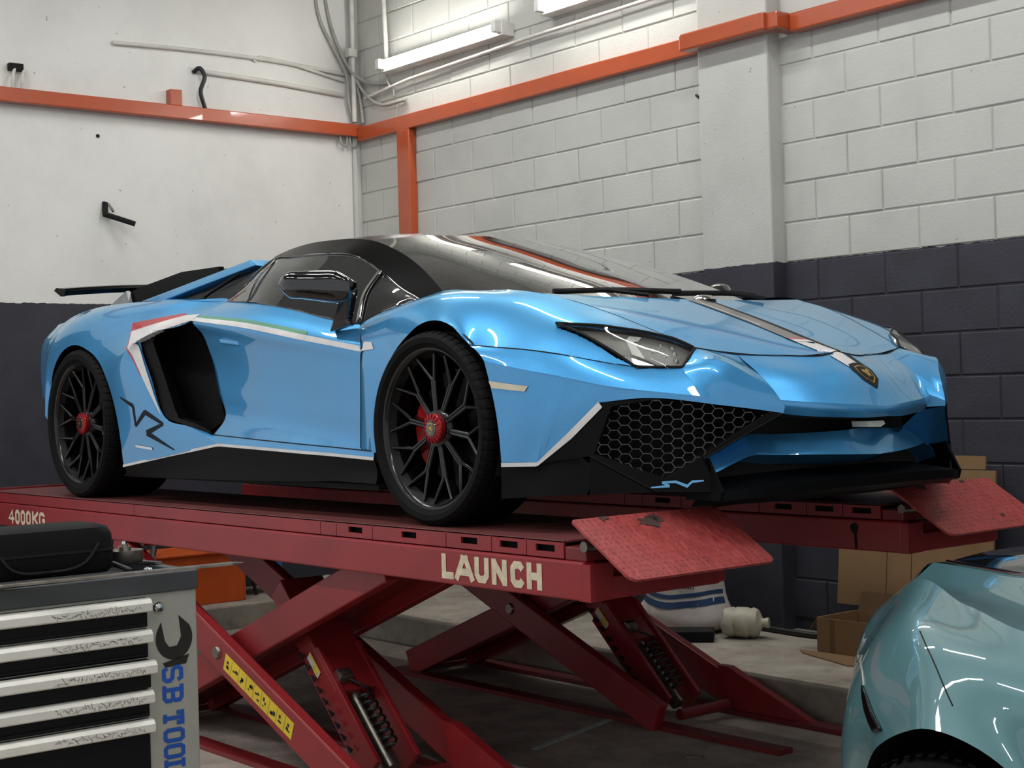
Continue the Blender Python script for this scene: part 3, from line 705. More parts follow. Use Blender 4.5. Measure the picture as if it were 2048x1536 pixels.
# ------------------------------------------------------------------ roller tool cabinet
def toolbox():
    XF, YR, YL = 0.408, -2.036, -2.80
    t = thing('tool_cabinet', 'grey roller tool cabinet with black drawers and silver handles', 'tool cabinet', (0.18, -2.42, FLOOR))
    XB = XF - 0.46
    zt = 0.002; yc = -2.176
    MB().box(XB, XF - 0.004, YL, YR, FLOOR + 0.12, -0.048).build('cabinet_body', 'tb_grey', t, bevel=0.004)
    fr = MB()
    fr.box(XF - 0.03, XF + 0.004, YL - 0.004, YR + 0.003, -0.048, zt).box(XB, XB + 0.03, YL - 0.004, YR + 0.003, -0.048, zt)
    fr.box(XB + .03, XF - 0.03, YR - 0.028, YR + 0.003, -0.048, zt).box(XB + .03, XF - 0.03, YL - 0.004, YL + 0.026, -0.048, zt)
    fr.build('top_frame', 'tb_top', t, bevel=0.003)
    MB().box(XB + .03, XF - .03, YL + .026, YR - .028, -0.048, -0.02).build('top_tray', 'matt_black', t)
    zs = [-0.056, -0.135, -0.213, -0.289, -0.364]   # top edges of the drawer handles
    bot = FLOOR + 0.14
    for i, z in enumerate(zs):
        zb = zs[i + 1] + 0.004 if i < 4 else bot
        out = 0.012 if i == 2 else 0.0
        d = MB().box(XF - 0.02, XF + 0.006 + out, YL + 0.02, yc - 0.004, zb, z).build('drawer', 'tb_black', t, bevel=0.003)
        prof = [(XF + 0.006 + out, z), (XF + 0.022 + out, z - 0.002), (XF + 0.03 + out, z - 0.012), (XF + 0.03 + out, z - 0.032), (XF + 0.02 + out, z - 0.036), (XF + 0.006 + out, z - 0.03)]
        m = MB(); k = len(prof); y0, y1 = YL + 0.02, yc + (0.004 if i == 2 else 0.0)
        m.add([(p[0], y0, p[1]) for p in prof] + [(p[0], y1, p[1]) for p in prof],
              [tuple(range(k)), tuple(reversed(range(k, 2 * k)))] + [(j, k + j, k + (j + 1) % k, (j + 1) % k) for j in range(k)])
        m.build('handle', 'alu', d, bevel=0.002)
        if i < 4:
            MB().box(XF + 0.006, XF + 0.011, YL + 0.02, yc - 0.01, zb + 0.004, zb + 0.011).build('drawer_ridge', 'tb_black', d, bevel=0.002)
        # worn embossed scribble on the handle
        s = MB(); rng = random.Random(20 + i)
        for kk in range(46):
            yy = -2.44 + 0.235 * kk / 46 + rng.uniform(-.002, .002); zz = z - 0.0215 + rng.uniform(-.0065, .0065); a = rng.uniform(0, PI); L = rng.uniform(.003, .007)
            p0 = V(XF + 0.0304 + out, yy - math.cos(a) * L, zz - math.sin(a) * L); p1 = V(XF + 0.0304 + out, yy + math.cos(a) * L, zz + math.sin(a) * L)
            s.tube([p0, p1], 0.0007, 4)
        o = s.build('handle_scratches', 'steel', d); o['kind'] = 'stuff'
    # lock
    MB().lathe([(0.0, 0.014), (0.010, 0.013), (0.0145, 0.008), (0.016, 0.0)], 20, 'x', (XF - 0.004, -2.147, -0.086)).build('lock', 'chrome', t, smooth=40)
    # spanner emblem
    XS = XF - 0.0035
    c = V(XS, -2.102, -0.172); R_, ri = 0.052, 0.0
    def Q(y, z): return (XS, y, z)
    cy, cz = -2.103, -0.166
    jaw = []
    for a in range(0, 25):
        th = math.radians(118 + (180 + 120) * a / 24); jaw.append((cy + 0.052 * math.cos(th), cz + 0.056 * math.sin(th) - 0.004))
    poly_ = [(cy - 0.036, cz + 0.040)] + jaw[2:-2] + [(cy + 0.014, cz + 0.054), (cy + 0.020, cz - 0.002), (cy + 0.008, cz - 0.024), (cy - 0.014, cz - 0.026), (cy - 0.026, cz - 0.010)]
    MB().prism(poly_, 'x', XS - 0.0005, XS + 0.0006).build('spanner_print', 'ink', t)
    MB().prism([(cy - 0.034, cz - 0.066), (cy + 0.042, cz - 0.050), (cy + 0.032, cz - 0.074), (cy - 0.026, cz - 0.078)], 'x', XS - .0005, XS + .0006).build('spanner_print', 'ink', t)
    for ch, z, w_ in zip('SBTOOlS', (.2405, .2935, .358, .402, .4435, .485, .524), (.044, .043, .037, .038, .038, .036, .042)):
        letter(ch, frame((XS + 0.0006, -2.140, -z), (0, 0, -1), (0, 1, 0)), w_, 0.060, 0.0110, 'tool_blue', t)
    # castors
    for xx in (XB + .06, XF - .06):
        for yy in (YL + .07, YR - .07):
            MB().lathe([(0.012, -0.016), (0.055, -0.016), (0.06, 0), (0.055, 0.016), (0.012, 0.016)], 20, 'y', (xx, yy, FLOOR + 0.06), True).build('castor', 'matt_black', t, smooth=40)
    # ---- things lying on it
    k = thing('carry_case', 'black zipped fabric case lying on the tool cabinet', 'case', (0.17, -2.43, 0.005))
    prof = []
    W, H, D = 0.30, 0.125, 0.26
    def rrect(w_, d_, r):
        o = []
        for cx, cy_, a0 in ((w_/2 - r, d_/2 - r, 0), (-w_/2 + r, d_/2 - r, 90), (-w_/2 + r, -d_/2 + r, 180), (w_/2 - r, -d_/2 + r, 270)):
            for q_ in range(7): th = math.radians(a0 + q_ * 15); o.append((cx + r * math.cos(th), cy_ + r * math.sin(th)))
        return o
    def stack(levels, cx, cy_):
        m = MB(); rings = []; n_ = None
        for (w_, d_, r, z) in levels:
            ring = [(cx + p[0], cy_ + p[1], z) for p in rrect(w_, d_, r)]; n_ = len(ring); rings.append(ring)
        vs_ = [p for r in rings for p in r]; fs = [tuple(reversed(range(n_))), tuple(range((len(rings)-1)*n_, len(rings)*n_))]
        for i in range(len(rings) - 1):
            for j in range(n_): fs.append((i*n_ + j, i*n_ + (j+1) % n_, (i+1)*n_ + (j+1) % n_, (i+1)*n_ + j))
        return m.add(vs_, fs)
    cx, cy_ = 0.20, -2.40
    stack([(0.19, 0.36, 0.03, 0.006), (0.21, 0.385, 0.04, 0.02), (0.215, 0.39, 0.045, 0.062)], cx, cy_).build('case_base', 'case', k, smooth=50)
    stack([(0.215, 0.39, 0.045, 0.070), (0.212, 0.385, 0.045, 0.105), (0.20, 0.37, 0.05, 0.124), (0.16, 0.33, 0.05, 0.131)], cx, cy_).build('case_lid', 'case', k, smooth=50)
    stack([(0.219, 0.394, 0.045, 0.0625), (0.219, 0.394, 0.045, 0.0695)], cx, cy_).build('zip', 'matt_black', k, smooth=50)
    MB().tube(crspline([(cx + .108, cy_ - .12, .07), (cx + .118, cy_ - .1, .04), (cx + .12, cy_, .022), (cx + .118, cy_ + .1, .04), (cx + .11, cy_ + .14, .085)], 20), 0.004, 6).build('strap', 'matt_black', k, smooth=60)
    k = thing('pulley_wheel', 'dark steel pulley wheel with hub on the tool cabinet', 'pulley', (0.17, -2.125, 0.0))
    MB().lathe([(0.014, 0.03), (0.034, 0.03), (0.042, 0.045), (0.05, 0.046), (0.05, 0.02), (0.046, 0.012), (0.02, 0.006)], 40, 'z', (0.17, -2.125, 0)).build('pulley_rim', 'steel', k, smooth=30)
    MB().lathe([(0, 0.062), (0.008, 0.062), (0.01, 0.056), (0.016, 0.056), (0.018, 0.05), (0.018, 0.03)], 20, 'z', (0.17, -2.125, 0)).build('pulley_hub', 'steel', k, smooth=30)
    MB().lathe([(0, 0.070), (0.006, 0.070), (0.007, 0.062)], 6, 'z', (0.17, -2.125, 0)).build('hub_nut', 'chrome', k)
    # flat pry bar overhanging the corner
    MBp = MB(); a, b = V(0.36, -2.80, 0.006), V(0.545, -2.005, 0.024)
    MBp.bar(a, b, 0.028, 0.007, (b - a).cross(V(0, 0, 1))); d = (b - a).normalized(); sd = d.cross(V(0, 0, 1)).normalized()
    MBp.add([b + sd * .014 + V(0,0,.0035), b - sd * .014 + V(0,0,.0035), b + d * .03 - sd * .004, b + d * .03 + sd * .004, b + sd * .014 - V(0,0,.0035), b - sd * .014 - V(0,0,.0035)],
            [(0, 1, 2, 3), (4, 3, 2, 5), (0, 3, 4), (1, 5, 2)])
    o = MBp.build('pry_bar', 'steel', bevel=0.001); tag(o, 'long flat steel bar overhanging the corner of the tool cabinet', 'bar')
    o = MB().bar((0.395, -2.80, 0.006), (0.385, -2.27, 0.006), 0.016, 0.004, (1, 0, 0)).build('steel_rule', 'alu', bevel=0.001); tag(o, 'thin steel strip along the front edge of the cabinet', 'strip')
    for x, y, nm in ((0.315, -2.13, 'beside the pulley'), (0.37, -2.36, 'poking out at the front edge of the cabinet')):
        k = MB().lathe([(0, 0.02), (0.008, 0.02), (0.012, 0.016), (0.013, 0.0), (0.008, 0.0)], 16, 'x', (x, y, -0.002)).build('socket_bit', 'chrome', smooth=30)
        k.location = (0, 0, 0); tag(k, 'small chrome socket ' + nm, 'socket')
    o = MB().tube(crspline([(0.10, -2.185, 0.01), (0.2, -2.185, 0.02), (0.27, -2.18, 0.012), (0.345, -2.19, 0.008)], 14), 0.007, 6).build('cable', 'cable_black', smooth=60); tag(o, 'black cable curled between case and pulley', 'cable')
    o = MB().bar((-0.02, -2.10, 0.004), (0.22, -2.05, 0.008), 0.02, 0.006, (0, 1, 0)).build('steel_rule', 'steel'); tag(o, 'dark steel strip behind the pulley', 'strip')
toolbox()

# ------------------------------------------------------------------ clutter on the ledge
def clutter():
    KT = -0.82
    # woven sack
    t = thing('woven_sack', 'white woven sack with blue bands standing on the ledge', 'sack', (-1.62, 1.86, KT))
    rings = []; rng = random.Random(2)
    lv = [(0.22, 0.13, 0.0), (0.29, 0.165, 0.035), (0.285, 0.16, 0.09), (0.245, 0.15, 0.14), (0.225, 0.145, 0.20), (0.22, 0.14, 0.27), (0.215, 0.13, 0.34), (0.20, 0.09, 0.41), (0.19, 0.03, 0.45)]
    n = 36; m = MB(); vs_ = []
    for i, (a, b, z) in enumerate(lv):
        for j in range(n):
            th = 2 * PI * j / n
            c, s = math.cos(th), math.sin(th); e = 0.7
            r = 1 + 0.03 * math.sin(5 * th + i * 1.3) + rng.uniform(-.012, .012)
            vs_.append((-1.62 + a * .95 * r * (abs(c) ** e) * (1 if c > 0 else -1), 1.86 + b * r * (abs(s) ** e) * (1 if s > 0 else -1), KT + z + 0.012 * math.sin(2 * th)))
    fs = [tuple(reversed(range(n))), tuple(range((len(lv) - 1) * n, len(lv) * n))]
    for i in range(len(lv) - 1):
        for j in range(n): fs.append((i*n + j, i*n + (j+1) % n, (i+1)*n + (j+1) % n, (i+1)*n + j))
    sm = m.add(vs_, fs); so = sm.build('sack_body', 'sack', t, smooth=80)
    bvh = BVHTree.FromPolygons([tuple(v) for v in sm.v], sm.f)
    for z0, h_ in ((0.165, 0.022), (0.115, 0.034)):
        bm = MB(); g = []
        for zz in (z0, z0 + h_):
            row = []
            for k in range(29):
                th = math.radians(-175 + 190 * k / 28)
                d = V(-math.cos(th), -math.sin(th), 0); zc = KT + zz + 0.03 * math.cos(th) ** 2
                hit = bvh.ray_cast(V(-1.62, 1.86, zc) - d * 1.0, d)[0]
                if hit is None: hit = V(-1.62, 1.86, zc) - d * 0.2
                row.append(hit - d * 0.003)
            g.append(row)
        bm.grid(g).build('blue_band', 'sack_blue', t, smooth=80)
    # faded print lines, too worn to read
    pr = MB(); rng = random.Random(8)
    for x0, z0, w_, h_ in ((-1.67, .225, .045, .02), (-1.615, .228, .05, .022), (-1.545, .262, .05, .012), (-1.545, .243, .09, .009), (-1.535, .226, .09, .01), (-1.47, .285, .07, .010), (-1.44, .262, .06, .010)):
        k = 0.0
        while k < w_ - .006:
            ww = rng.uniform(.005, .011); hy = bvh.ray_cast(V(x0 + k + ww / 2, 0, KT + z0), V(0, 1, 0))[0]
            if hy is not None: pr.add([(x0 + k, hy.y - .004, KT + z0), (x0 + k + ww, hy.y - .004, KT + z0), (x0 + k + ww, hy.y - .004, KT + z0 + h_), (x0 + k, hy.y - .004, KT + z0 + h_)], [(0, 1, 2, 3)])
            k += ww + .002
    pr.build('faded_print', 'tb_top', t)
    b = MB().box(-0.125, 0.125, -0.08, 0.08, 0, 0.055).build('rubber_block', 'tb_black', bevel=0.006)
    b.location = (-1.325, 1.575, KT); b.rotation_euler = (0, 0, 0.72); tag(b, 'black rubber block lying in front of the sack', 'block')
    j = thing('plastic_jug', 'crumpled cream plastic jug lying on its side', 'jug', (-1.20, 1.83, KT))
    m = MB(); prof = [(0.0, -0.125), (0.045, -0.125), (0.068, -0.11), (0.075, -0.06), (0.07, -0.045), (0.075, -0.03), (0.078, 0.03), (0.07, 0.05), (0.074, 0.07), (0.065, 0.10), (0.035, 0.118), (0.022, 0.125), (0.022, 0.15), (0, 0.15)]
    m.lathe(prof, 24, 'x', (0, 0, 0)); rng = random.Random(9)
    for v in m.v: v.x *= 0.8
    for v in m.v: v *= 1 + 0.05 * math.sin(v.x * 60 + v.y * 40) * math.sin(v.z * 50)
    rot = Matrix.Rotation(0.5, 3, 'Z')
    m.v = [rot @ v + V(-1.17, 1.80, KT + 0.079) for v in m.v]
    m.build('jug_body', 'jug', j, smooth=40)
    c = MB().lathe([(0, 0.118), (0.026, 0.118), (0.026, 0.134), (0, 0.134)], 16, 'x'); c.v = [rot @ v + V(-1.17, 1.80, KT + 0.079) for v in c.v]
    c.build('jug_cap', 'jug', j, smooth=30)
    o = MB().box(-0.05, 0.05, -0.03, 0.03, 0, 0.06).build('green_scrap', 'green_rag', bevel=0.015); o.location = (-1.30, 1.90, KT); o.rotation_euler = (0.0, 0.0, 0.4); o.scale = (.4, .6, .9)
    tag(o, 'dark green plastic scrap wedged between sack and jug', 'scrap')
    h = MB().tube(crspline([(-1.36, 2.05, KT + .016), (-1.1, 2.02, KT + .016), (-0.85, 2.02, KT + .016), (-0.70, 2.10, KT + .016)], 16), 0.016, 8).build('hose', 'cable_black', smooth=60); tag(h, 'black hose lying along the foot of the dark wall', 'hose')
    # cardboard
    t = thing('cardboard_box', 'small open cardboard box standing on the ledge', 'box', (-0.47, 1.85, KT))
    x0, x1, y0, y1, h_ = -0.63, -0.22, 1.72, 2.02, 0.165
    wt = 0.006
    MB().box(x0, x1, y0, y1, KT, KT + wt).build('box_base', 'card', t)
    for nm, bx in (('box_side', (x0, x1, y0, y0 + wt)), ('box_side', (x0, x1, y1 - wt, y1)), ('box_side', (x0, x0 + wt, y0 + wt, y1 - wt)), ('box_side', (x1 - wt, x1, y0 + wt, y1 - wt))):
        MB().box(bx[0], bx[1], bx[2], bx[3], KT + wt, KT + h_).build(nm, 'card', t)
    MB().add([(x0, y0 + .01, KT + h_), (x0, y1 - .01, KT + h_), (x0 - .07, y1 - .04, KT + h_ - .05), (x0 - .07, y0 + .04, KT + h_ - .06)], [(0, 1, 2, 3)]).build('box_flap', 'card', t, solid=0.005)
    MB().add([(x0 + .01, y1, KT + h_), (x1 - .01, y1, KT + h_), (x1 - .02, y1 + .02, KT + h_ + .09), (x0 + .02, y1 + .02, KT + h_ + .09)], [(0, 1, 2, 3)]).build('box_flap', 'card_dark', t, solid=0.005)
    MB().box(x0 + 0.075, x0 + 0.105, y0 - 0.001, y0, KT + .01, KT + h_ - .005).build('tape_strip', 'card_dark', t)
    o = MB().prism([(-0.72, 1.70), (-0.66, 1.645), (-0.3, 1.52), (-0.1, 1.6), (-0.2, 1.71), (-0.68, 1.712)], 'z', KT, KT + 0.006).build('cardboard_sheet', 'card'); tag(o, 'flat scrap of cardboard on the ledge before the open box', 'cardboard')
    t = thing('cardboard_carton', 'large flattened carton leaning on the dark block wall', 'carton', (-0.3, 2.1, KT))
    def lean(z): return 2.03 + (z - KT) * 0.10
    def sheet(xa, xb, za, zb, nm, m_='card'):
        g = [[(xa, lean(za), za), (xb, lean(za), za)], [(xa, lean(zb), zb), (xb, lean(zb), zb)]]
        MB().grid([[Vector(p) for p in r] for r in g]).build(nm, m_, t, solid=0.012)
    sheet(-0.765, -0.48, -0.635, 0.02, 'carton_panel'); sheet(-0.475, -0.34, -0.635, 0.02, 'carton_panel'); sheet(-0.335, 0.10, -0.81, 0.03, 'carton_panel')
    sheet(-0.335, 0.045, 0.034, 0.095, 'carton_flap')
    # back corner: orange bin, blue crate, rags
    t = thing('orange_bin', 'orange plastic bin behind the near lift', 'bin', (-4.72, 0.6, KT))
    m = MB(); x0, x1, y0, y1 = -4.95, -4.50, 0.15, 0.86
    m.box(x0, x1, y0, y0 + .012, KT, KT + .31).box(x0, x1, y1 - .012, y1, KT, KT + .31).box(x0, x0 + .012, y0 + .012, y1 - .012, KT, KT + .31).box(x1 - .012, x1, y0 + .012, y1 - .012, KT, KT + .31).box(x0 + .012, x1 - .012, y0 + .012, y1 - .012, KT, KT + .012)
    m.build('bin_shell', 'bin_orange', t, bevel=0.006)
    MB().box(x0 - .015, x1 + .015, y0 - .015, y1 + .015, KT + .31, KT + .325).build('bin_rim', 'bin_orange', t, bevel=0.004)
    MB().tube([(-4.45, 0.2, KT + .32), (-4.7, 0.35, KT + .45)], 0.02, 8).build('chrome_bar', 'chrome', None, smooth=50)
    o = bpy.data.objects['chrome_bar']; tag(o, 'bright metal rod leaning in the orange bin', 'rod')
    t = thing('blue_crate', 'blue plastic crate on black legs in the back corner', 'crate', (-4.8, 1.12, KT))
    MB().box(-4.95, -4.65, 0.98, 1.22, KT + .13, KT + .32).build('crate_body', 'blue_plastic', t, bevel=0.01)
    for xx in (-4.93, -4.68):
        for yy in (1.0, 1.2): MB().tube([(xx, yy, KT + .14), (xx + .01, yy + .03, KT)], 0.011, 8).build('leg', 'cable_black', t, smooth=60)
    o = MB()
    rng = random.Random(4)
    for k in range(9):
        g = []
        c = V(-4.72 + rng.uniform(-.12, .12), 1.62 + rng.uniform(-.16, .2), KT)
        o.lathe([(0.0, 0.05 + rng.uniform(0, .03)), (0.05, 0.05), (0.08, 0.02), (0.085, 0.0)], 9, 'z', c)
    for v in o.v: v.x += 0.02 * math.sin(v.y * 60); v.z += 0.008 * math.sin(v.x * 70)
    q = o.build('rag_heap', 'debris', smooth=60); tag(q, 'crumpled grey rags heaped on the ledge at the back', 'rags')
    o = MB().box(-4.9, -4.55, 1.95, 2.17, KT, KT + 0.17).build('storage_tub', 'debris', bevel=0.02); tag(o, 'pale grey tub by the back wall behind the rags', 'tub')
    # scuff of pale paint on the floor and a scrap
    o = MB().bar((-0.60, -0.06, FLOOR + 0.001), (-0.82, 0.66, FLOOR + 0.001), 0.03, 0.002, (1, 0, 0)).build('paint_line', mat('faded_green_paint', (176, 192, 180), 0.8, var=0.3, scale=30)); tag(o, 'faded pale green line painted on the floor under the lift', 'paint mark')
    o = MB().box(-0.03, 0.03, -0.012, 0.012, 0, 0.008).build('metal_scrap', 'steel'); o.location = (-0.05, 0.28, FLOOR); o.rotation_euler = (0, 0, 0.6); tag(o, 'small metal scrap lying on the floor', 'scrap')
clutter()

# ------------------------------------------------------------------ teal car, rear quarter
def teal_car():
    t = thing('teal_car', 'pale teal sports car on the floor at the right edge', 'car', (2.6, -0.35, FLOOR))
    I = [(1.80,-1.10,-.62),(1.86,-1.13,-.43),(1.97,-1.215,-.34),(2.05,-1.25,-.30),(2.13,-1.28,-.275),(2.30,-1.30,-.305),(2.44,-1.30,-.42),(2.50,-1.30,-.62)]
    O = [(1.665,-.97,-.66),(1.665,-.96,-.49),(1.615,-.87,-.325),(1.575,-.75,-.22),(1.622,-.67,-.100),(1.98,-.90,-.076),(2.21,-1.04,-.094),(2.75,-1.12,-.10)]
    Mi = [(1.73,-1.06,-.64),(1.77,-1.09,-.46),(1.80,-1.10,-.33),(1.83,-1.09,-.25),(1.90,-1.07,-.165),(2.16,-1.17,-.155),(2.35,-1.235,-.20),(2.62,-1.27,-.30)]
    g = grid([I, Mi, O], 56, 14)
    MB().grid(g).build('rear_quarter', 'teal', t, smooth=179)
    # arch lip
    lipg = [crspline(I, 56), [p + V(max(0.0, 0.09 - 0.2 * abs(p.x - 1.8)), 0.06, -0.004) for p in crspline(I, 56)]]
    MB().grid(lipg).build('arch_lip', 'satin_black', t, smooth=179)
    # door side going on out of frame
    MB().grid(grid([[(2.50,-1.30,-.62),(2.62,-1.27,-.30),(2.75,-1.12,-.10)], [(3.2,-1.30,-.62),(3.3,-1.26,-.32),(3.4,-1.10,-.11)], [(4.6,-1.28,-.65),(4.6,-1.24,-.36),(4.6,-1.1,-.16)]], 12, 12)).build('door', 'teal', t, smooth=179)
    MB().grid(grid([[(2.50,-1.30,-.62),(2.54,-1.29,-.84)], [(4.6,-1.28,-.65),(4.6,-1.26,-.84)]], 4, 6)).build('sill', 'satin_black', t, smooth=179)
    # tail, both halves about the centre plane y = -0.35
    def mir(L): return [(p[0], -0.70 - p[1], p[2]) for p in L]
    T0 = [O[0], O[1], O[2], O[3], O[4]]
    T1 = [(1.50,-.66,-.66),(1.47,-.62,-.50),(1.42,-.58,-.33),(1.43,-.54,-.20),(1.55,-.50,-.086)]
    T2 = [(1.46,-.35,-.66),(1.43,-.35,-.50),(1.38,-.35,-.33),(1.39,-.35,-.20),(1.50,-.35,-.060)]
    MB().grid(grid([T0, T1, T2, mir(T1), mir(T0)], 16, 20)).build('rear_bumper', 'teal', t, smooth=179)
    B0 = [(p[0], p[1], FLOOR + 0.16) for p in (O[0], T1[0], T2[0], mir(T1)[0], mir(T0)[0])]
    MB().grid([crspline([O[0], T1[0], T2[0], mir(T1)[0], mir(T0)[0]], 20), crspline(B0, 20)]).build('diffuser', 'satin_black', t, smooth=179)
    # rear deck between the haunches and the glass
    crest = [(1.622,-.67,-.100),(1.98,-.90,-.076),(2.21,-1.04,-.094),(2.75,-1.12,-.10),(4.6,-1.1,-.16)]
    glassn = [(1.56,-.37,-.056),(1.70,-.45,-.052),(1.91,-.56,-.046),(2.5,-.66,-.01),(4.0,-.72,-.02)]
    MB().grid(grid([crest, [(1.55,-.50,-.086),(1.85,-.68,-.078),(2.05,-.78,-.082),(2.6,-.88,-.07),(4.3,-.92,-.10)], [(1.50,-.35,-.060)] + glassn[1:]], 40, 10)).build('rear_deck', 'teal', t, smooth=179)
    glassc = [(1.56,-.36,-.052),(1.62,-.30,-.030),(1.80,-.30,.004),(2.4,-.32,.115),(3.9,-.35,.15)]
    MB().grid(grid([glassn, [(1.56,-.365,-.054),(1.66,-.38,-.036),(1.86,-.44,-.008),(2.45,-.5,.08),(3.95,-.55,.11)], glassc], 40, 8)).build('rear_window', 'glass', t, smooth=179)
    MB().grid(grid([glassc, mir([(1.56,-.365,-.054),(1.66,-.38,-.036),(1.86,-.44,-.008),(2.45,-.5,.08),(3.95,-.55,.11)]), mir(glassn)], 40, 8)).build('rear_window', 'glass', t, smooth=179)
    MB().grid(grid([mir([(1.50,-.35,-.060)] + glassn[1:]), mir(crest)], 30, 4)).build('rear_deck', 'teal', t, smooth=179)
    MB().grid(grid([mir(crest), [(1.8,.55,-.4),(2.2,.6,-.4),(2.6,.6,-.4),(3.2,.6,-.4),(4.6,.58,-.4)], [(1.9,.5,-.8),(2.2,.58,-.8),(2.6,.6,-.8),(3.2,.6,-.8),(4.6,.58,-.8)]], 20, 8)).build('body_side', 'teal', t, smooth=179)
    MB().tube(crspline([(q[0], q[1], q[2] + 0.004) for q in glassn], 40), 0.006, 6).build('window_trim', 'chrome', t, smooth=60)
    # dark marker lamp running down to the arch, with the bumper seam above it
    bv = MB().grid(g); bvh = BVHTree.FromPolygons([tuple(v) for v in bv.v], bv.f)
    cp = V(*cam.matrix_world.translation)
    def on(p, off=0.003):
        # nearest body point, pushed outward
        loc, nor, i, d = bvh.find_nearest(Vector(p))
        nor = nor if nor.dot(V(1.0, -1.2, 0.3)) > 0 else -nor
        return loc + nor * off
    tr = [(1.827,-1.089,-.254),(1.867,-1.124,-.27),(1.912,-1.162,-.297),(1.945,-1.188,-.309),(1.965,-1.20,-.318)]
    tr2 = [(1.825,-1.088,-.255),(1.837,-1.105,-.271),(1.868,-1.135,-.30),(1.895,-1.158,-.318),(1.925,-1.178,-.332)]
    gt = grid([[on(p, .004) for p in polyline(tr2, 12)], [on(p, .004) for p in polyline(tr, 12)]], 12, 3)
    MB().grid(gt).build('side_marker', 'carbon', t, smooth=40, solid=0.004)
    MB().tube([on(p, 0.0005) for p in crspline([(1.66,-.90,-.222),(1.70,-.95,-.225),(1.749,-.998,-.227),(1.813,-1.073,-.244),(1.827,-1.089,-.254)], 16)], 0.0025, 6).build('bumper_seam', 'housing', t, smooth=60)
    MB().tube([on(p, 0.0) for p in crspline([(1.955,-1.048,-.119),(2.073,-1.161,-.166),(2.171,-1.242,-.228)], 12)], 0.0018, 6).build('panel_gap', 'satin_black', t, smooth=60)
    # wheel
    wc = V(2.15, -1.13, FLOOR + 0.325)
    MB().lathe([(0.21, -0.10), (0.27, -0.125), (0.295, -0.115), (0.305, -0.09), (0.307, 0.0), (0.305, 0.09), (0.295, 0.115), (0.27, 0.125), (0.21, 0.10)], 64, 'y', wc).build('tyre', 'tyre', t, smooth=30)
    gr = MB()
    for k in range(60):
        th = 2 * PI * k / 60; c, s = math.cos(th), math.sin(th)
        for y0, y1, tw in ((-0.115, -0.02, 0.10), (0.02, 0.115, -0.10)):
            a = th + tw
            gr.bar(wc + V(0.308 * c, y0, 0.308 * s) * 1.0, wc + V(0.3085 * math.cos(a), y1, 0.3085 * math.sin(a)), 0.016, 0.004, (-s, 0, c))
    gr.build('tread_block', 'tyre', t)
    MB().lathe([(0.0, -0.07), (0.06, -0.08), (0.18, -0.06), (0.215, -0.11), (0.22, 0.1)], 40, 'y', wc).build('rim', 'wheel_black', t, smooth=40)
    MB().box(1.75, 2.9, -0.95, 0.55, FLOOR + 0.16, -0.2).build('underbody', 'matt_black', t)
    hz = MB(); arc = [(2.15 + 0.40 * math.cos(math.radians(a)), FLOOR + 0.335 + 0.345 * math.sin(math.radians(a))) for a in range(-10, 191, 10)]
    hz.grid([[V(x, -1.24 + max(0.0, 2.12 - x) * 0.85, z) for x, z in arc], [V(x, -0.95, z) for x, z in arc]]).build('arch_liner', 'matt_black', t, smooth=60)
teal_car()

# ------------------------------------------------------------------ blue supercar on the lift
# surface curves of the car in metres: x forward from the front axle, y negative on the near side, z up from the platform
P = {}
P['crest'] = [(-0.194,-0.753,0.802),(-0.030,-0.716,0.793),(0.117,-0.684,0.785),(0.218,-0.660,0.768),(0.370,-0.621,0.727),(0.509,-0.586,0.677),(0.610,-0.558,0.635),(0.697,-0.534,0.598),(0.772,-0.514,0.564)]
P['hood_c'] = [(0.300,0.000,0.752),(0.430,0.000,0.708),(0.600,0.000,0.650),(0.768,0.000,0.589),(0.904,0.000,0.546)]
P['hood_front'] = [(0.772,-0.514,0.564),(0.822,-0.380,0.542),(0.858,-0.220,0.536),(0.914,-0.080,0.533),(0.904,0.000,0.546)]
P['cowl'] = [(0.198,-0.665,0.771),(0.192,-0.470,0.757),(0.223,-0.280,0.752),(0.300,0.000,0.752)]
P['shut'] = [(0.209,-0.958,0.598),(0.543,-0.885,0.558),(0.650,-0.810,0.531),(0.732,-0.728,0.509)]
P['hl_low'] = [(0.474,-0.818,0.654),(0.564,-0.800,0.621),(0.626,-0.785,0.588),(0.681,-0.765,0.554),(0.732,-0.728,0.509)]
P['hl_top'] = [(0.474,-0.818,0.654),(0.585,-0.735,0.642),(0.659,-0.615,0.619),(0.732,-0.555,0.594),(0.772,-0.514,0.564)]
P['crease'] = [(0.299,-0.968,0.544),(0.481,-0.944,0.509),(0.599,-0.897,0.484),(0.693,-0.833,0.457),(0.828,-0.700,0.430),(0.891,-0.622,0.417),(0.958,-0.522,0.399),(1.030,-0.404,0.377)]
P['ridge'] = [(0.823,-0.623,0.504),(0.900,-0.545,0.523),(0.959,-0.475,0.476),(1.005,-0.425,0.429),(1.030,-0.404,0.377)]
P['valley'] = [(0.822,-0.380,0.542),(0.870,-0.375,0.504),(0.925,-0.385,0.471),(0.984,-0.400,0.429),(1.030,-0.404,0.377)]
P['arch_f'] = [(-0.330,-0.957,0.249),(-0.331,-0.957,0.344),(-0.290,-0.960,0.473),(-0.206,-0.963,0.581),(-0.104,-0.965,0.648),(0.012,-0.966,0.685),(0.125,-0.966,0.666),(0.214,-0.962,0.598),(0.294,-0.964,0.544),(0.334,-0.966,0.437),(0.359,-0.966,0.328),(0.367,-0.964,0.224)]
P['blueline'] = [(0.367,-0.964,0.224),(0.508,-0.938,0.227),(0.602,-0.895,0.314),(0.684,-0.841,0.406),(0.786,-0.748,0.416),(0.926,-0.575,0.389),(1.006,-0.444,0.366),(1.027,-0.408,0.359)]
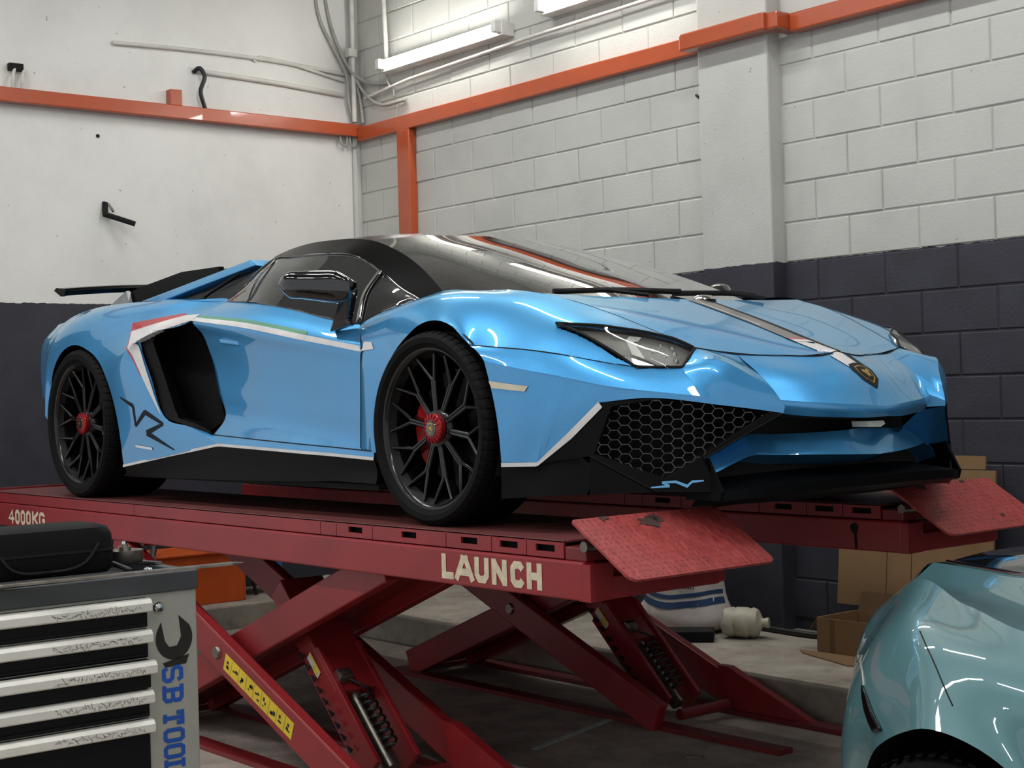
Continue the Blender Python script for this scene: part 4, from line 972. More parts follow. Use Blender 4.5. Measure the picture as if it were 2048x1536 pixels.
P['fend_out'] = [(-0.448,-0.940,0.247),(-0.436,-0.942,0.432),(-0.435,-0.937,0.607),(-0.523,-0.875,0.707),(-0.414,-0.845,0.744),(-0.293,-0.800,0.773),(-0.194,-0.753,0.802)]
P['lip'] = [(0.990,-0.375,0.398),(1.032,-0.290,0.389),(1.064,-0.190,0.382),(1.090,-0.075,0.374),(1.098,0.000,0.368)]
P['lipb'] = [(0.981,-0.370,0.357),(1.026,-0.285,0.346),(1.058,-0.185,0.340),(1.089,-0.075,0.335),(1.095,0.000,0.337)]
P['wing_f'] = [(0.878,-0.560,0.182),(0.906,-0.495,0.212),(0.920,-0.440,0.231),(0.959,-0.350,0.230),(1.001,-0.260,0.228),(1.047,-0.125,0.223),(1.067,0.000,0.219)]
P['wing_b'] = [(0.851,-0.560,0.225),(0.849,-0.475,0.256),(0.858,-0.400,0.291),(0.907,-0.310,0.292),(0.962,-0.210,0.293),(1.010,-0.100,0.297),(0.985,0.000,0.300)]
P['wt'] = [(-1.655,-0.755,0.861),(-1.647,-0.710,0.918),(-1.622,-0.665,0.974),(-1.568,-0.615,1.029),(-1.427,-0.615,1.029),(-1.262,-0.620,1.023),(-1.105,-0.625,1.013),(-0.946,-0.635,0.995),(-0.804,-0.650,0.957),(-0.655,-0.685,0.902),(-0.474,-0.735,0.832),(-0.297,-0.780,0.778)]
P['bl'] = [(-1.629,-0.800,0.856),(-1.489,-0.820,0.847),(-1.352,-0.840,0.836),(-1.237,-0.850,0.820),(-1.114,-0.855,0.803),(-0.960,-0.860,0.776),(-0.803,-0.870,0.748),(-0.660,-0.875,0.724),(-0.523,-0.875,0.709),(-0.455,-0.860,0.729),(-0.373,-0.830,0.756),(-0.283,-0.790,0.776)]
P['re'] = [(-1.631,-0.565,1.053),(-1.532,-0.550,1.074),(-1.396,-0.535,1.088),(-1.250,-0.530,1.087),(-1.102,-0.530,1.079),(-0.909,-0.550,1.053)]
P['wse'] = [(-0.909,-0.550,1.053),(-0.728,-0.585,1.006),(-0.576,-0.625,0.959),(-0.371,-0.690,0.882),(-0.194,-0.753,0.802)]
P['door'] = [[(-1.629,-0.800,0.856),(-1.284,-0.845,0.825),(-0.960,-0.860,0.776),(-0.732,-0.872,0.733),(-0.523,-0.875,0.707)],
  [(-1.671,-0.895,0.805),(-1.224,-0.915,0.762),(-0.865,-0.920,0.708),(-0.656,-0.922,0.674),(-0.459,-0.920,0.643)],
  [(-1.684,-0.935,0.779),(-1.193,-0.945,0.721),(-0.826,-0.945,0.663),(-0.622,-0.945,0.633),(-0.428,-0.942,0.603)],
  [(-1.638,-0.915,0.720),(-1.181,-0.932,0.656),(-0.845,-0.935,0.614),(-0.635,-0.938,0.588),(-0.436,-0.938,0.563)],
  [(-1.623,-0.895,0.654),(-1.192,-0.917,0.568),(-0.871,-0.922,0.527),(-0.652,-0.930,0.507),(-0.444,-0.935,0.488)],
  [(-1.574,-0.885,0.487),(-1.176,-0.908,0.441),(-0.871,-0.915,0.409),(-0.666,-0.925,0.394),(-0.449,-0.935,0.379)],
  [(-1.504,-0.895,0.368),(-1.145,-0.918,0.340),(-0.842,-0.925,0.314),(-0.659,-0.932,0.298),(-0.450,-0.938,0.277)],
  [(-1.525,-0.935,0.308),(-1.084,-0.955,0.287),(-0.791,-0.957,0.275),(-0.628,-0.953,0.267),(-0.440,-0.945,0.256)]]
P['sill_t'] = [(-1.523,-0.950,0.307),(-1.076,-0.960,0.286),(-0.783,-0.962,0.273),(-0.617,-0.960,0.266),(-0.342,-0.957,0.253)]
P['sill_b'] = [(-1.425,-0.970,0.268),(-1.057,-0.972,0.256),(-0.769,-0.972,0.246),(-0.603,-0.970,0.241),(-0.338,-0.960,0.229)]
P['q_in'] = [(-2.269,-0.985,0.168),(-2.282,-0.990,0.281),(-2.306,-0.995,0.392),(-2.350,-1.000,0.500),(-2.408,-1.000,0.577),(-2.463,-1.000,0.633),(-2.514,-1.000,0.664),(-2.578,-1.000,0.689),(-2.648,-1.000,0.710),(-2.720,-1.000,0.720),(-2.818,-1.000,0.710),(-2.912,-0.998,0.674),(-2.995,-0.995,0.600),(-3.050,-0.985,0.493),(-3.072,-0.970,0.348)]
P['q_out'] = [(-1.425,-0.970,0.268),(-1.660,-0.972,0.340),(-1.871,-0.982,0.381),(-1.962,-0.990,0.546),(-2.069,-0.985,0.706),(-1.684,-0.935,0.779),(-1.675,-0.810,0.859),(-1.920,-0.845,0.876),(-2.213,-0.865,0.892),(-2.487,-0.880,0.898),(-2.781,-0.895,0.888),(-3.015,-0.920,0.841),(-3.136,-0.955,0.750),(-3.145,-0.965,0.616),(-3.130,-0.965,0.482)]
P['butt'] = [(-1.796,-0.600,1.051),(-1.720,-0.610,1.022),(-2.448,-0.720,0.903),(-2.656,-0.720,0.916)]
P['intake'] = [(-2.079,-0.980,0.706),(-2.002,-0.972,0.735),(-1.694,-0.930,0.771),(-1.623,-0.895,0.654),(-1.513,-0.890,0.364),(-1.561,-0.945,0.313),(-1.695,-0.965,0.344),(-1.870,-0.978,0.376)]
P['qstripe'] = [(-2.185,-1.000,0.790),(-2.142,-0.995,0.692),(-2.058,-0.990,0.706),(-1.986,-0.980,0.735),(-1.675,-0.940,0.776),(-1.683,-0.935,0.797),(-1.823,-0.955,0.803)]
P['blk_b'] = [(-2.326,-0.960,0.119),(-1.794,-0.955,0.121),(-0.981,-0.955,0.133),(-0.500,-0.955,0.146),(-0.338,-0.955,0.140)]
P['grill'] = [(0.711,-0.816,0.393),(0.807,-0.726,0.411),(1.006,-0.444,0.364),(0.899,-0.612,0.245),(0.821,-0.708,0.174),(0.671,-0.853,0.253)]
P['fang'] = [(0.684,-0.841,0.406),(0.807,-0.726,0.415),(1.026,-0.411,0.358),(0.895,-0.617,0.231),(0.922,-0.581,0.132),(0.802,-0.733,0.138),(0.661,-0.862,0.246)]
P['outer'] = [(0.367,-0.964,0.221),(0.514,-0.936,0.226),(0.602,-0.895,0.312),(0.684,-0.841,0.405)]
P['low'] = [(0.362,-0.964,0.115),(0.545,-0.923,0.128),(0.659,-0.864,0.131),(0.802,-0.733,0.135)]
P['SV'] = [(0.795,-0.740,0.150),(0.830,-0.697,0.153),(0.816,-0.715,0.164),(0.842,-0.683,0.165),(0.863,-0.657,0.151),(0.872,-0.645,0.164),(0.894,-0.618,0.166)]
P['marker'] = [(0.322,-0.967,0.481),(0.333,-0.966,0.459),(0.473,-0.946,0.445),(0.485,-0.943,0.461)]
P['svside'] = [(-2.241,-0.997,0.469),(-2.124,-0.997,0.430),(-2.119,-0.997,0.343),(-2.023,-0.990,0.403),(-1.877,-0.987,0.351),(-2.024,-0.990,0.313),(-1.793,-0.982,0.242)]
P['lp'] = [(-2.135,-0.992,0.254),(-1.980,-0.990,0.243)]
P['drl'] = [(0.640,-0.681,0.593),(0.632,-0.659,0.606),(0.655,-0.629,0.602),(0.664,-0.653,0.588),(0.657,-0.665,0.588),(0.726,-0.684,0.536),(0.693,-0.706,0.550)]
P['lens'] = [(0.705,-0.597,0.581),(0.725,-0.610,0.563),(0.749,-0.625,0.543),(0.772,-0.641,0.522),(0.753,-0.588,0.553),(0.776,-0.604,0.533),(0.721,-0.646,0.553),(0.731,-0.574,0.572)]
P['hlblk'] = [(0.671,-0.735,0.554),(0.701,-0.718,0.541),(0.729,-0.687,0.533),(0.788,-0.662,0.504),(0.740,-0.736,0.509)]
P['em'] = [(0.982,0.000,0.497),(1.068,0.000,0.443)]

def my(L): return [(p[0], -p[1], p[2]) for p in L]
def off(L, d): return [(p[0] + d[0], p[1] + d[1], p[2] + d[2]) for p in L]

def wheel(car, name, cx, cy, R_tyre, R_rim, width, cz, near):
    """wheel built about its own centre, outer face towards -y; turned round for the far side"""
    half = width / 2
    e = MB()
    prof = [(R_rim - 0.006, -half + 0.012), (R_rim + 0.012, -half - 0.002), (R_tyre - 0.022, -half - 0.004), (R_tyre - 0.008, -half + 0.008), (R_tyre - 0.001, -half + 0.026)]
    for gx in (-0.30, 0.0, 0.30):
        y = gx * width
        prof += [(R_tyre, y - 0.009), (R_tyre - 0.007, y - 0.006), (R_tyre - 0.007, y + 0.006), (R_tyre, y + 0.009)]
    prof += [(R_tyre - 0.001, half - 0.026), (R_tyre - 0.008, half - 0.008), (R_tyre - 0.022, half + 0.004), (R_rim + 0.012, half + 0.002), (R_rim - 0.006, half - 0.012)]
    # shoulder sipes: alternate wide and narrow sectors
    n = 60; k = len(prof); vs_ = []; fs = []
    angs = []
    for j in range(n):
        a0 = 2 * PI * j / n; d = 2 * PI / n
        angs += [(a0, 0), (a0 + d * 0.72, 0), (a0 + d * 0.80, 1), (a0 + d * 0.92, 1)]
    na = len(angs)
    for a, cut in angs:
        for i, (r, y) in enumerate(prof):
            rr = r - (0.0035 if cut and i in (3, 4, 5, k - 6, k - 5, k - 4) else 0)
            vs_.append((rr * math.cos(a), y, rr * math.sin(a)))
    for j in range(na):
        for i in range(k - 1): fs.append((j*k + i, j*k + i + 1, ((j+1) % na)*k + i + 1, ((j+1) % na)*k + i))
    tyre = MB().add(vs_, fs)
    lipy = -half + 0.012
    rim = MB().lathe([(R_rim - 0.040, lipy + 0.17), (R_rim - 0.034, lipy + 0.035), (R_rim - 0.020, lipy + 0.022), (R_rim - 0.014, lipy + 0.006), (R_rim - 0.006, lipy), (R_rim, lipy + 0.002), (R_rim + 0.004, lipy + 0.012), (R_rim - 0.004, lipy + 0.03), (R_rim - 0.02, lipy + 0.2)], 96, 'y')
    mtx = Matrix.Translation((cx, cy if near else -cy, cz)) @ (Matrix.Identity(4) if near else Matrix.Rotation(PI, 4, 'Z'))
    base = ORIGIN[car.name]
    ro = rim.build('wheel', 'barrel_black', None, smooth=40)
    
    ro.parent = car; ro.matrix_parent_inverse = Matrix.Translation(-base); ro.matrix_basis = mtx
    def sub(mb, nm, m_, sm=40, rot=None):
        o = mb if not isinstance(mb, MB) else mb.build(nm, m_, None, smooth=sm)
        if not isinstance(mb, MB): o = mb.copy(); COL.objects.link(o)
        o.parent = ro; o.matrix_parent_inverse = Matrix.Identity(4)
        o.matrix_basis = rot if rot is not None else Matrix.Identity(4)
        return o
    sub(tyre, 'tyre', 'tyre', 28)
    sub(MB().lathe([(R_rim - 0.018, lipy + 0.012), (R_rim - 0.012, lipy + 0.003), (R_rim - 0.005, lipy - 0.001), (R_rim + 0.001, lipy + 0.002)], 96, 'y'), 'rim_lip', 'wheel_black', 60)
    # Y-shaped spokes
    ns = 10
    def spoke():
        m = MB(); yh, ym_, yr = lipy + 0.035, lipy + 0.040, lipy + 0.020
        def seg(p0, p1, w0, w1, d0, d1):
            (r0, a0, y0), (r1, a1, y1) = p0, p1
            A, B = V(r0 * math.cos(a0), y0, r0 * math.sin(a0)), V(r1 * math.cos(a1), y1, r1 * math.sin(a1))
            t = (B - A).normalized(); s = t.cross(V(0, 1, 0)).normalized(); vv = []
            for P_, w_, d_ in ((A, w0, d0), (B, w1, d1)):
                vv += [P_ - s * w_ * .5, P_ - s * w_ * .22 - V(0, .004, 0), P_ + s * w_ * .22 - V(0, .004, 0), P_ + s * w_ * .5, P_ + s * w_ * .4 + V(0, d_, 0), P_ - s * w_ * .4 + V(0, d_, 0)]
            m.add(vv, [(i, (i + 1) % 6, 6 + (i + 1) % 6, 6 + i) for i in range(6)] + [(0, 1, 2, 3, 4, 5), (11, 10, 9, 8, 7, 6)])
        rs = R_rim * 0.60
        for sg in (-1, 1):
            seg((0.045, sg * 0.10, yh), (rs, sg * 0.035, ym_), 0.011, 0.013, 0.04, 0.035)
            seg((rs, sg * 0.035, ym_), (R_rim - 0.024, sg * 0.20, yr), 0.014, 0.009, 0.035, 0.02)
        seg((rs * 0.97, -0.05, ym_ + .002), (rs * 1.02, 0.05, ym_ + .002), 0.010, 0.010, 0.03, 0.03)
        return m
    first = None
    for i in range(ns):
        rot = Matrix.Rotation(2 * PI * i / ns + 0.16, 4, 'Y')
        if first is None: first = sub(spoke(), 'spoke', 'wheel_black', 25, rot)
        else: sub(first, 'spoke', None, None, rot)
    sub(MB().lathe([(0.0, lipy + 0.02), (0.06, lipy + 0.03), (0.075, lipy + 0.05), (0.075, lipy + 0.10)], 40, 'y'), 'hub', 'wheel_black')
    nut = MB().lathe([(0.0, lipy + 0.006), (0.028, lipy + 0.006), (0.034, lipy + 0.007), (0.045, lipy + 0.010), (0.049, lipy + 0.015), (0.050, lipy + 0.045)], 36, 'y')
    sub(nut, 'centre_lock_nut', 'red_nut', 30)
    teeth = MB()
    for i in range(16):
        a = 2 * PI * i / 16
        teeth.bar((0.033 * math.cos(a), lipy + 0.006, 0.033 * math.sin(a)), (0.049 * math.cos(a), lipy + 0.011, 0.049 * math.sin(a)), 0.006, 0.005, (-math.sin(a), 0, math.cos(a)))
    sub(teeth, 'nut_teeth', 'red_nut')
    sub(MB().lathe([(0.0, lipy + 0.0035), (0.026, lipy + 0.004), (0.029, lipy + 0.007), (0.029, lipy + 0.02)], 30, 'y'), 'centre_cap', 'gloss_black')
    s = 0.0145
    sh = [(-s, s * 1.1), (0, s * 1.3), (s, s * 1.1), (s * .95, -.2 * s), (0, -1.5 * s), (-s * .95, -.2 * s)]
    si = [(a * .82, b * .82) for a, b in sh]
    m = MB(); yy = lipy + 0.0030
    for i in range(6):
        j = (i + 1) % 6
        m.add([(sh[i][0], yy, sh[i][1]), (sh[j][0], yy, sh[j][1]), (si[j][0], yy, si[j][1]), (si[i][0], yy, si[i][1])], [(0, 1, 2, 3)])
    m.add([(p[0] * s, yy, p[1] * s) for p in ((-.6, .1), (-.35, .55), (.1, .4), (.6, .6), (.45, .1), (.6, -.5), (.2, -.25), (-.1, -.7), (-.2, -.1))], [tuple(range(9))])
    sub(m, 'cap_badge', 'gold')
    sub(MB().lathe([(0.07, lipy + 0.115), (0.195, lipy + 0.115), (0.198, lipy + 0.118), (0.198, lipy + 0.145), (0.07, lipy + 0.145)], 60, 'y', closed=True), 'brake_disc', 'disc')
    cal = MB(); ca = []
    sgn = PI      # calliper sits on the trailing side
    for a in range(-34, 35, 4): ca.append(sgn + math.radians(a) + 0.12)
    ring = []
    for a in ca:
        w_ = 1 - 0.18 * abs((a - sgn - .12) / math.radians(34)) ** 3
        for r, y in ((0.125, lipy + 0.10), (0.14, lipy + 0.088), (0.195 * w_ + 0.14 * (1 - w_), lipy + 0.088), (0.212 * w_ + 0.14 * (1 - w_), lipy + 0.105), (0.212 * w_ + .14 * (1 - w_), lipy + 0.16), (0.125, lipy + 0.16)):
            ring.append(V(r * math.cos(a), y, r * math.sin(a)))
    fs = []
    for i in range(len(ca) - 1):
        for j in range(6): fs.append((i*6 + j, i*6 + (j+1) % 6, (i+1)*6 + (j+1) % 6, (i+1)*6 + j))
    fs += [tuple(range(6)), tuple(reversed(range((len(ca)-1)*6, len(ca)*6)))]
    sub(MB().add(ring, fs), 'brake_caliper', 'caliper', 35)
    return ro

def supercar():
    car = thing('supercar', 'light blue sports car with black wheels raised on the red lift', 'car', (-1.35, 0, 0.0))
    SURF = []      # outer skin, kept for laying decals on it
    def weld(mb):
        key = {}; idx = []; o = MB()
        for v in mb.v:
            k = (round(v.x, 4), round(v.y, 4), round(v.z, 4))
            if k not in key: key[k] = len(o.v); o.v.append(v)
            idx.append(key[k])
        for f in mb.f:
            g_ = []
            for i in f:
                if not g_ or idx[i] != g_[-1]: g_.append(idx[i])
            if len(g_) > 1 and g_[0] == g_[-1]: g_.pop()
            if len(g_) > 2: o.f.append(tuple(g_))
        return o
    def put(name, mb, m_, both=False, sym=False, sm=179, solid=0.0, keep=False, parent=None, bevel=0.0):
        if sym: mb = MB().join(mb).join(mb.mirror())
        if keep: SURF.append(mb)
        o = mb.build(name, m_, parent or car, smooth=sm, solid=solid, weld=True, bevel=bevel)
        if both:
            o2 = mb.mirror().build(name, m_, parent or car, smooth=sm, solid=solid, weld=True, bevel=bevel)
            return o, o2
        return o
    HC, K2, HFB, BT, TIP = V(.772,-.514,.564), V(.822,-.38,.542), V(.823,-.623,.504), V(1.03,-.404,.377), V(.474,-.818,.654)
    # ---- bonnet (one piece, both halves)
    cr = P['crest'][3:]; hc = P['hood_c']
    q1 = [(.215,-.45,.764),(.39,-.41,.718),(.55,-.37,.668),(.70,-.335,.612),(.838,-.30,.541)]
    q2 = [(.27,-.20,.757),(.42,-.19,.713),(.585,-.17,.657),(.745,-.16,.597),(.885,-.13,.536)]
    edge = [P['cowl'][0]] + P['crest'][4:]
    g = fair(grid([hc, q2, q1, edge], 28, 18), .02, 6.0)
    put('bonnet', MB().grid(g), 'blue', sym=True, keep=True)
    # hard fold lines either side of the bonnet dip
    put('bonnet_crease', MB().tube(crspline([(.40,-.45,.7115),(.58,-.36,.654),(.82,-.33,.5435)], 16), 0.003, 6), 'blue', both=True, sm=60)
    # ---- nose panel between bonnet and lip
    hf = P['hood_front']; lip = P['lip']
    midn = [(.925,-.385,.470),(.955,-.30,.470),(.985,-.19,.468),(1.010,-.08,.472),(1.020,0,.470)]
    put('nose_panel', MB().grid(grid([[K2] + hf[2:], midn, lip], 24, 14)), 'blue', sym=True, keep=True)
    put('nose_lip', MB().grid(grid([lip, [(p[0] + .004, p[1], p[2] - .012) for p in lip], P['lipb']], 24, 5)), 'blue', sym=True)
    put('lip_underside', MB().grid(grid([P['lipb'], [(p[0] - .14, p[1], p[2] - .005) for p in P['lipb']]], 24, 4)), 'matt_black', sym=True)
    # ---- front bumper: blade, side skin
    ridge = list(P['ridge']); crease = P['crease']
    ridge[0] = tuple(HFB.lerp(HC, .4)); ridge_f = crspline(ridge, 28)
    S0, S1, S1b, S2 = P['shut']
    top = [S0, S1, S1b, S2, (.79,-.665,.502), HFB]
    up = MB().grid(fair(coons(crease[:6], top, [crease[0], (.262,-.963,.575), S0], [crease[5], (.862,-.628,.462), HFB], 36, 10), .01, .6))
    up.grid(coons(crease[5:], ridge_f, [crease[5], (.862,-.628,.462), HFB, ridge[0]], [BT, BT], 14, 12))
    bl = P['blueline']; arch = P['arch_f']
    lw = MB().grid(coons([bl[0], bl[1]], crease[:3], [arch[11], arch[10], arch[9], crease[0]], [bl[1], (.56,-.921,.36), crease[2]], 14, 12))
    lw.grid(coons([bl[1], bl[2], bl[3]], crease[2:4], [bl[1], (.56,-.921,.36), crease[2]], [bl[3], crease[3]], 12, 12))
    lw.grid(coons(bl[3:], crease[3:], [bl[3], crease[3]], [bl[7], BT], 24, 4))
    # facet between lamp, bonnet corner and nose
    fc = MB().grid(coons(ridge_f, crspline(P['valley'], 28), [ridge[0], HC, K2], [BT, BT], 28, 8, False))
    vl = P['valley']; lp0, lb0 = P['lip'][0], P['lipb'][0]
    bi = MB().grid([crspline(vl, 28), polyline([K2, (.870,-.380,.503), (.925,-.385,.470), lp0], 28)])
    bi.add([BT, lp0, lb0, bl[7]], [(0, 1, 2, 3)])
    b1 = MB().join(weld(up)).join(weld(lw)).join(weld(fc)).join(bi)
    SURF.append(b1)
    for mb_ in (b1, b1.mirror()): mb_.build('front_bumper', 'blue', car, smooth=60)
    # ---- front wing (fender)
    cr_ = P['crest']
    fo = P['fend_out'] + [cr_[1], cr_[2], cr_[3], cr_[4], cr_[5], cr_[6], cr_[7], HC]
    fi = [arch[0], arch[1], (-.31,-.958,.415), arch[2], arch[3], arch[4], (-.045,-.966,.675), arch[5], arch[6], (.175,-.963,.632), S0, (.425,-.926,.573), S1, S1b, S2]
    fi[13] = (.66,-.805,.530); fo[14] = HC; fi[14] = HFB; fi.insert(14, S2); fo.insert(14, (.735,-.524,.580))
    nF = 11      # columns from here on run across the lamp and are given explicitly
    lowF = {11: (.468,-.822,.650), 12: (.570,-.797,.617), 13: (.660,-.772,.567), 14: S2, 15: HFB}
    topF = {11: (.468,-.806,.660), 12: (.588,-.733,.642), 13: (.659,-.615,.619), 14: (.732,-.555,.594), 15: HC}
    fl = [1, 1, 1, 1, 1, 1, 1, 1, .8, .5, .2] + [0] * 5
    rows_ = []
    for t_, b_, flare in ((0, 0, 0), (.12, .005, .004), (.36, .026, .001), (.62, .034, 0), (.82, .020, 0), (1, 0, 0)):
        r_ = []
        for ci, (a_, c_) in enumerate(zip(fi, fo)):
            a_, c_ = Vector(a_), Vector(c_)
            if ci < nF:
                k_ = min(1, max(0, (c_ - a_).length - .08) / .22)
                r_.append(a_.lerp(c_, t_) + V(0, -.62, .78) * b_ * k_ + V(0, -flare * fl[ci], 0))
            else:
                A_, B_ = Vector(lowF[ci]), Vector(topF[ci])
                r_.append({0: a_, .12: a_.lerp(A_, .34) + V(0, -.004, .004) * (1 if ci < 14 else 0), .36: A_, .62: B_, .82: B_.lerp(c_, .5), 1: c_}[t_])
        rows_.append(r_)
    gg = grid(fair(grid(rows_, 56, 20), .012, 6.0), 224, 80)
    hp = [(p[0], p[1]) for p in P['hl_low'] + [tuple(HFB), tuple(HC)] + list(reversed(P['hl_top']))[1:-1]]
    def in_lamp(x, y):
        c_ = False; j_ = len(hp) - 1
        for i_ in range(len(hp)):
            (xi, yi), (xj, yj) = hp[i_], hp[j_]
            if (yi > y) != (yj > y) and x < (xj - xi) * (y - yi) / (yj - yi) + xi: c_ = not c_
            j_ = i_
        return c_
    fm0 = MB().grid(gg); fm = MB(); fm.v = fm0.v
    for f_ in fm0.f:
        c_ = sum((fm0.v[i_] for i_ in f_), V(0, 0, 0)) / 4
        if not (c_.x > .40 and c_.z > .48 and in_lamp(c_.x, c_.y)): fm.f.append(f_)
    SK = BVHTree.FromPolygons([tuple(v) for v in fm0.v], fm0.f)
    put('front_fender', fm, 'blue', both=True, keep=True, sm=60)
    put('arch_lip', MB().grid([crspline(arch, 60), [p + V(0, .07, 0) for p in crspline(arch, 60)]]), 'satin_black', both=True)
    # ---- black side and corner trim in front of the front wheel
    ou, fg, gl, lo = P['outer'], P['fang'], P['grill'], P['low']
    dep = 0.006
    tm = MB()
    tm.grid(coons([lo[0], lo[1], lo[2]], [ou[0], ou[1]], [lo[0], ou[0]], [lo[2], fg[6], ou[1]], 14, 6, False))
    tm.add([ou[1], fg[6], ou[2]], [(0, 1, 2)]); tm.add([ou[2], fg[6], gl[5], gl[0], fg[0]], [(0, 1, 2, 3, 4)])
    tm.grid([polyline([lo[2], fg[6]], 4), polyline([lo[3], fg[5]], 4)])
    tm.add([fg[6], fg[5], gl[4], gl[5]], [(0, 1, 2, 3)])
    tm.add([fg[0], gl[0], gl[1], fg[1]], [(0, 1, 2, 3)]); tm.add([fg[1], gl[1], gl[2], fg[2]], [(0, 1, 2, 3)])
    tm.add([fg[2], gl[2], gl[3], fg[3]], [(0, 1, 2, 3)]); tm.add([fg[3], gl[3], gl[4], fg[5], fg[4]], [(0, 1, 2, 3, 4)])
    put('intake_frame', tm, 'satin_black', both=True, sm=25, keep=True)
    put('frame_edge', MB().tube([fg[6], fg[5], fg[4], fg[3]], 0.004, 6).tube([fg[3], fg[2]], 0.003, 6), 'satin_black', both=True, sm=60)
    # duct walls behind the honeycomb
    inn = V(-.16, .13, 0)
    dw = MB()
    for i in range(6):
        a, b = Vector(gl[i]), Vector(gl[(i + 1) % 6]); dw.add([a, b, b + inn, a + inn], [(0, 1, 2, 3)])
    dw.poly([Vector(p) + inn for p in gl])
    put('intake_duct', dw, 'matt_black', both=True, sm=None)
    # honeycomb grille: hexagon wires on a sheet just inside the opening
    o0 = V(.70, -.835, 0); ex = V(.31, .39, 0).normalized(); ez = V(0, 0, 1)
    n2 = ex.cross(ez).normalized(); n2 = n2 if n2.y > 0 else -n2
    poly2 = [((Vector(p) - o0).dot(ex), p[2]) for p in gl]
    def inside(x, z):
        c = False; j = 5
        for i in range(6):
            (xi, zi), (xj, zj) = poly2[i], poly2[j]
            if (zi > z) != (zj > z) and x < (xj - xi) * (z - zi) / (zj - zi) + xi: c = not c
            j = i
        return c
    def depth(x):   # follow the bowed opening
        t = max(0, min(1, x / 0.5)); return 0.012 + 0.052 * 4 * t * (1 - t) * -1 + 0.03
    hx = MB(); r = 0.0165
    for i in range(-2, 26):
        for j in range(-1, 14):
            cx = i * r * 1.5 * 1.25; cz = 0.15 + (j + (0.5 if i % 2 else 0)) * r * 1.732
            pts = [(cx + 1.25 * r * .97 * math.cos(math.radians(60 * k)), cz + r * .97 * math.sin(math.radians(60 * k))) for k in range(6)]
            for k in range(6):
                a, b = pts[k], pts[(k + 1) % 6]
                if inside((a[0] + b[0]) / 2, (a[1] + b[1]) / 2):
                    A = o0 + ex * a[0] + ez * a[1] + n2 * depth(a[0]); B = o0 + ex * b[0] + ez * b[1] + n2 * depth(b[0])
                    hx.bar(A, B, 0.0016, 0.008, (B - A).cross(n2))
    put('honeycomb_grille', hx, 'gloss_black', both=True, sm=None)
    # ---- lower wing and splitter
    wf, wb = P['wing_f'], P['wing_b']
    wg = grid([wf, [(a[0] * .5 + b[0] * .5, a[1] * .5 + b[1] * .5, a[2] * .45 + b[2] * .55 + .004) for a, b in zip(wf, wb)], wb], 30, 8)
    wgl = grid([wf, [(p[0] - .10, p[1], p[2] - .03) for p in wf]], 30, 3)
    put('bumper_wing', MB().grid(wg).grid(wgl), 'blue', sym=True, sm=50)
    put('wing_strut', MB().grid(coons([wb[0], wb[1], wb[2]], [fg[3], fg[2]], [wb[0], fg[3]], [wb[2], (.93,-.40,.345), fg[2]], 8, 6, False)), 'blue', both=True, sm=40)
    sp_f = [(.941,-.597,.131),(.985,-.52,.140),(1.02,-.40,.147),(1.045,-.25,.151),(1.063,0,.152)]
    sp_b = [(.80,-.60,.150),(.83,-.50,.165),(.87,-.40,.172),(.90,-.25,.178),(.92,0,.18)]
    put('splitter', MB().grid(grid([sp_b, sp_f], 24, 4)).grid(grid([sp_f, [(p[0] - .004, p[1], p[2] - .03) for p in sp_f]], 24, 2)).grid(grid([[(p[0] - .004, p[1], p[2] - .03) for p in sp_f], [(p[0] - .03, p[1], p[2] - .034) for p in sp_f], [(p[0] - .04, p[1], p[2] - .048) for p in sp_f]], 24, 4)),
        'satin_black', sym=True, sm=35)
    put('intake_back', MB().grid(grid([[(.90,0,.36),(.90,-.25,.36),(.86,-.40,.36)], [(.88,0,.08),(.88,-.25,.08),(.80,-.58,.08)]], 10, 4)), 'matt_black', sym=True)
    put('number_plate_bracket', MB().prism([(-.035, .322), (.05, .322), (.058, .311), (.035, .302), (-.03, .304)], 'x', .985, 1.045), 'white_plastic', sm=None)
    fin = MB().prism([(.80, .105), (.941, .105), (.950, .133), (.895, .231), (.86, .231)], 'y', -.603, -.592)
    put('splitter_fin', fin, 'satin_black', both=True, sm=None)
    # ---- headlamps
    N_ = V(.42, -.40, .81).normalized()
    def snap(p_):
        h_ = SK.ray_cast(V(p_[0], p_[1], 2), V(0, 0, -1))[0]
        return h_ if h_ is not None and abs(h_.z - p_[2]) < .05 else Vector(p_)
    lo_, hi_ = polyline(P['hl_low'], 12), polyline(P['hl_top'], 12)
    hl = coons(lo_, hi_, [lo_[0], lo_[0]], [lo_[-1], HFB, hi_[-1]], 20, 10)
    ring_ = lo_ + [HFB] + list(reversed(hi_))
    put('headlamp_housing', MB().grid([[p - N_ * .028 for p in r_] for r_ in hl]), 'housing', both=True, sm=60)
    put('headlamp_wall', MB().grid([polyline(ring_, 60), [p - N_ * .032 for p in polyline(ring_, 60)]]), 'gloss_black', both=True, sm=40)
    put('daylight_strip', MB().poly([Vector(p) - N_ * .004 for p in P['drl']]).poly([Vector(p) - N_ * .026 for p in reversed(P['drl'])]), 'white_plastic', both=True, sm=None)
    put('headlamp_trim', MB().poly([Vector(p) - N_ * .004 for p in P['hlblk']]), 'gloss_black', both=True, sm=None)
    for p in P['lens']:
        c = Vector(p) - N_ * .014
        put('led_lens', MB().lathe([(0.0, .008), (.005, .0065), (.0075, .003), (.0085, -.004)], 14, 'z', c), 'chrome', both=True, sm=60)
    put('headlamp_glass', MB().grid([[p + N_ * .002 for p in r_] for r_ in hl]), 'lens', both=True, sm=179)
    put('headlamp_seal', MB().tube([p + N_ * .0015 for p in polyline(ring_ + [ring_[0]], 90)], 0.0042, 6), 'matt_black', both=True, sm=60)
    # ---- glasshouse
    wse = P['wse']
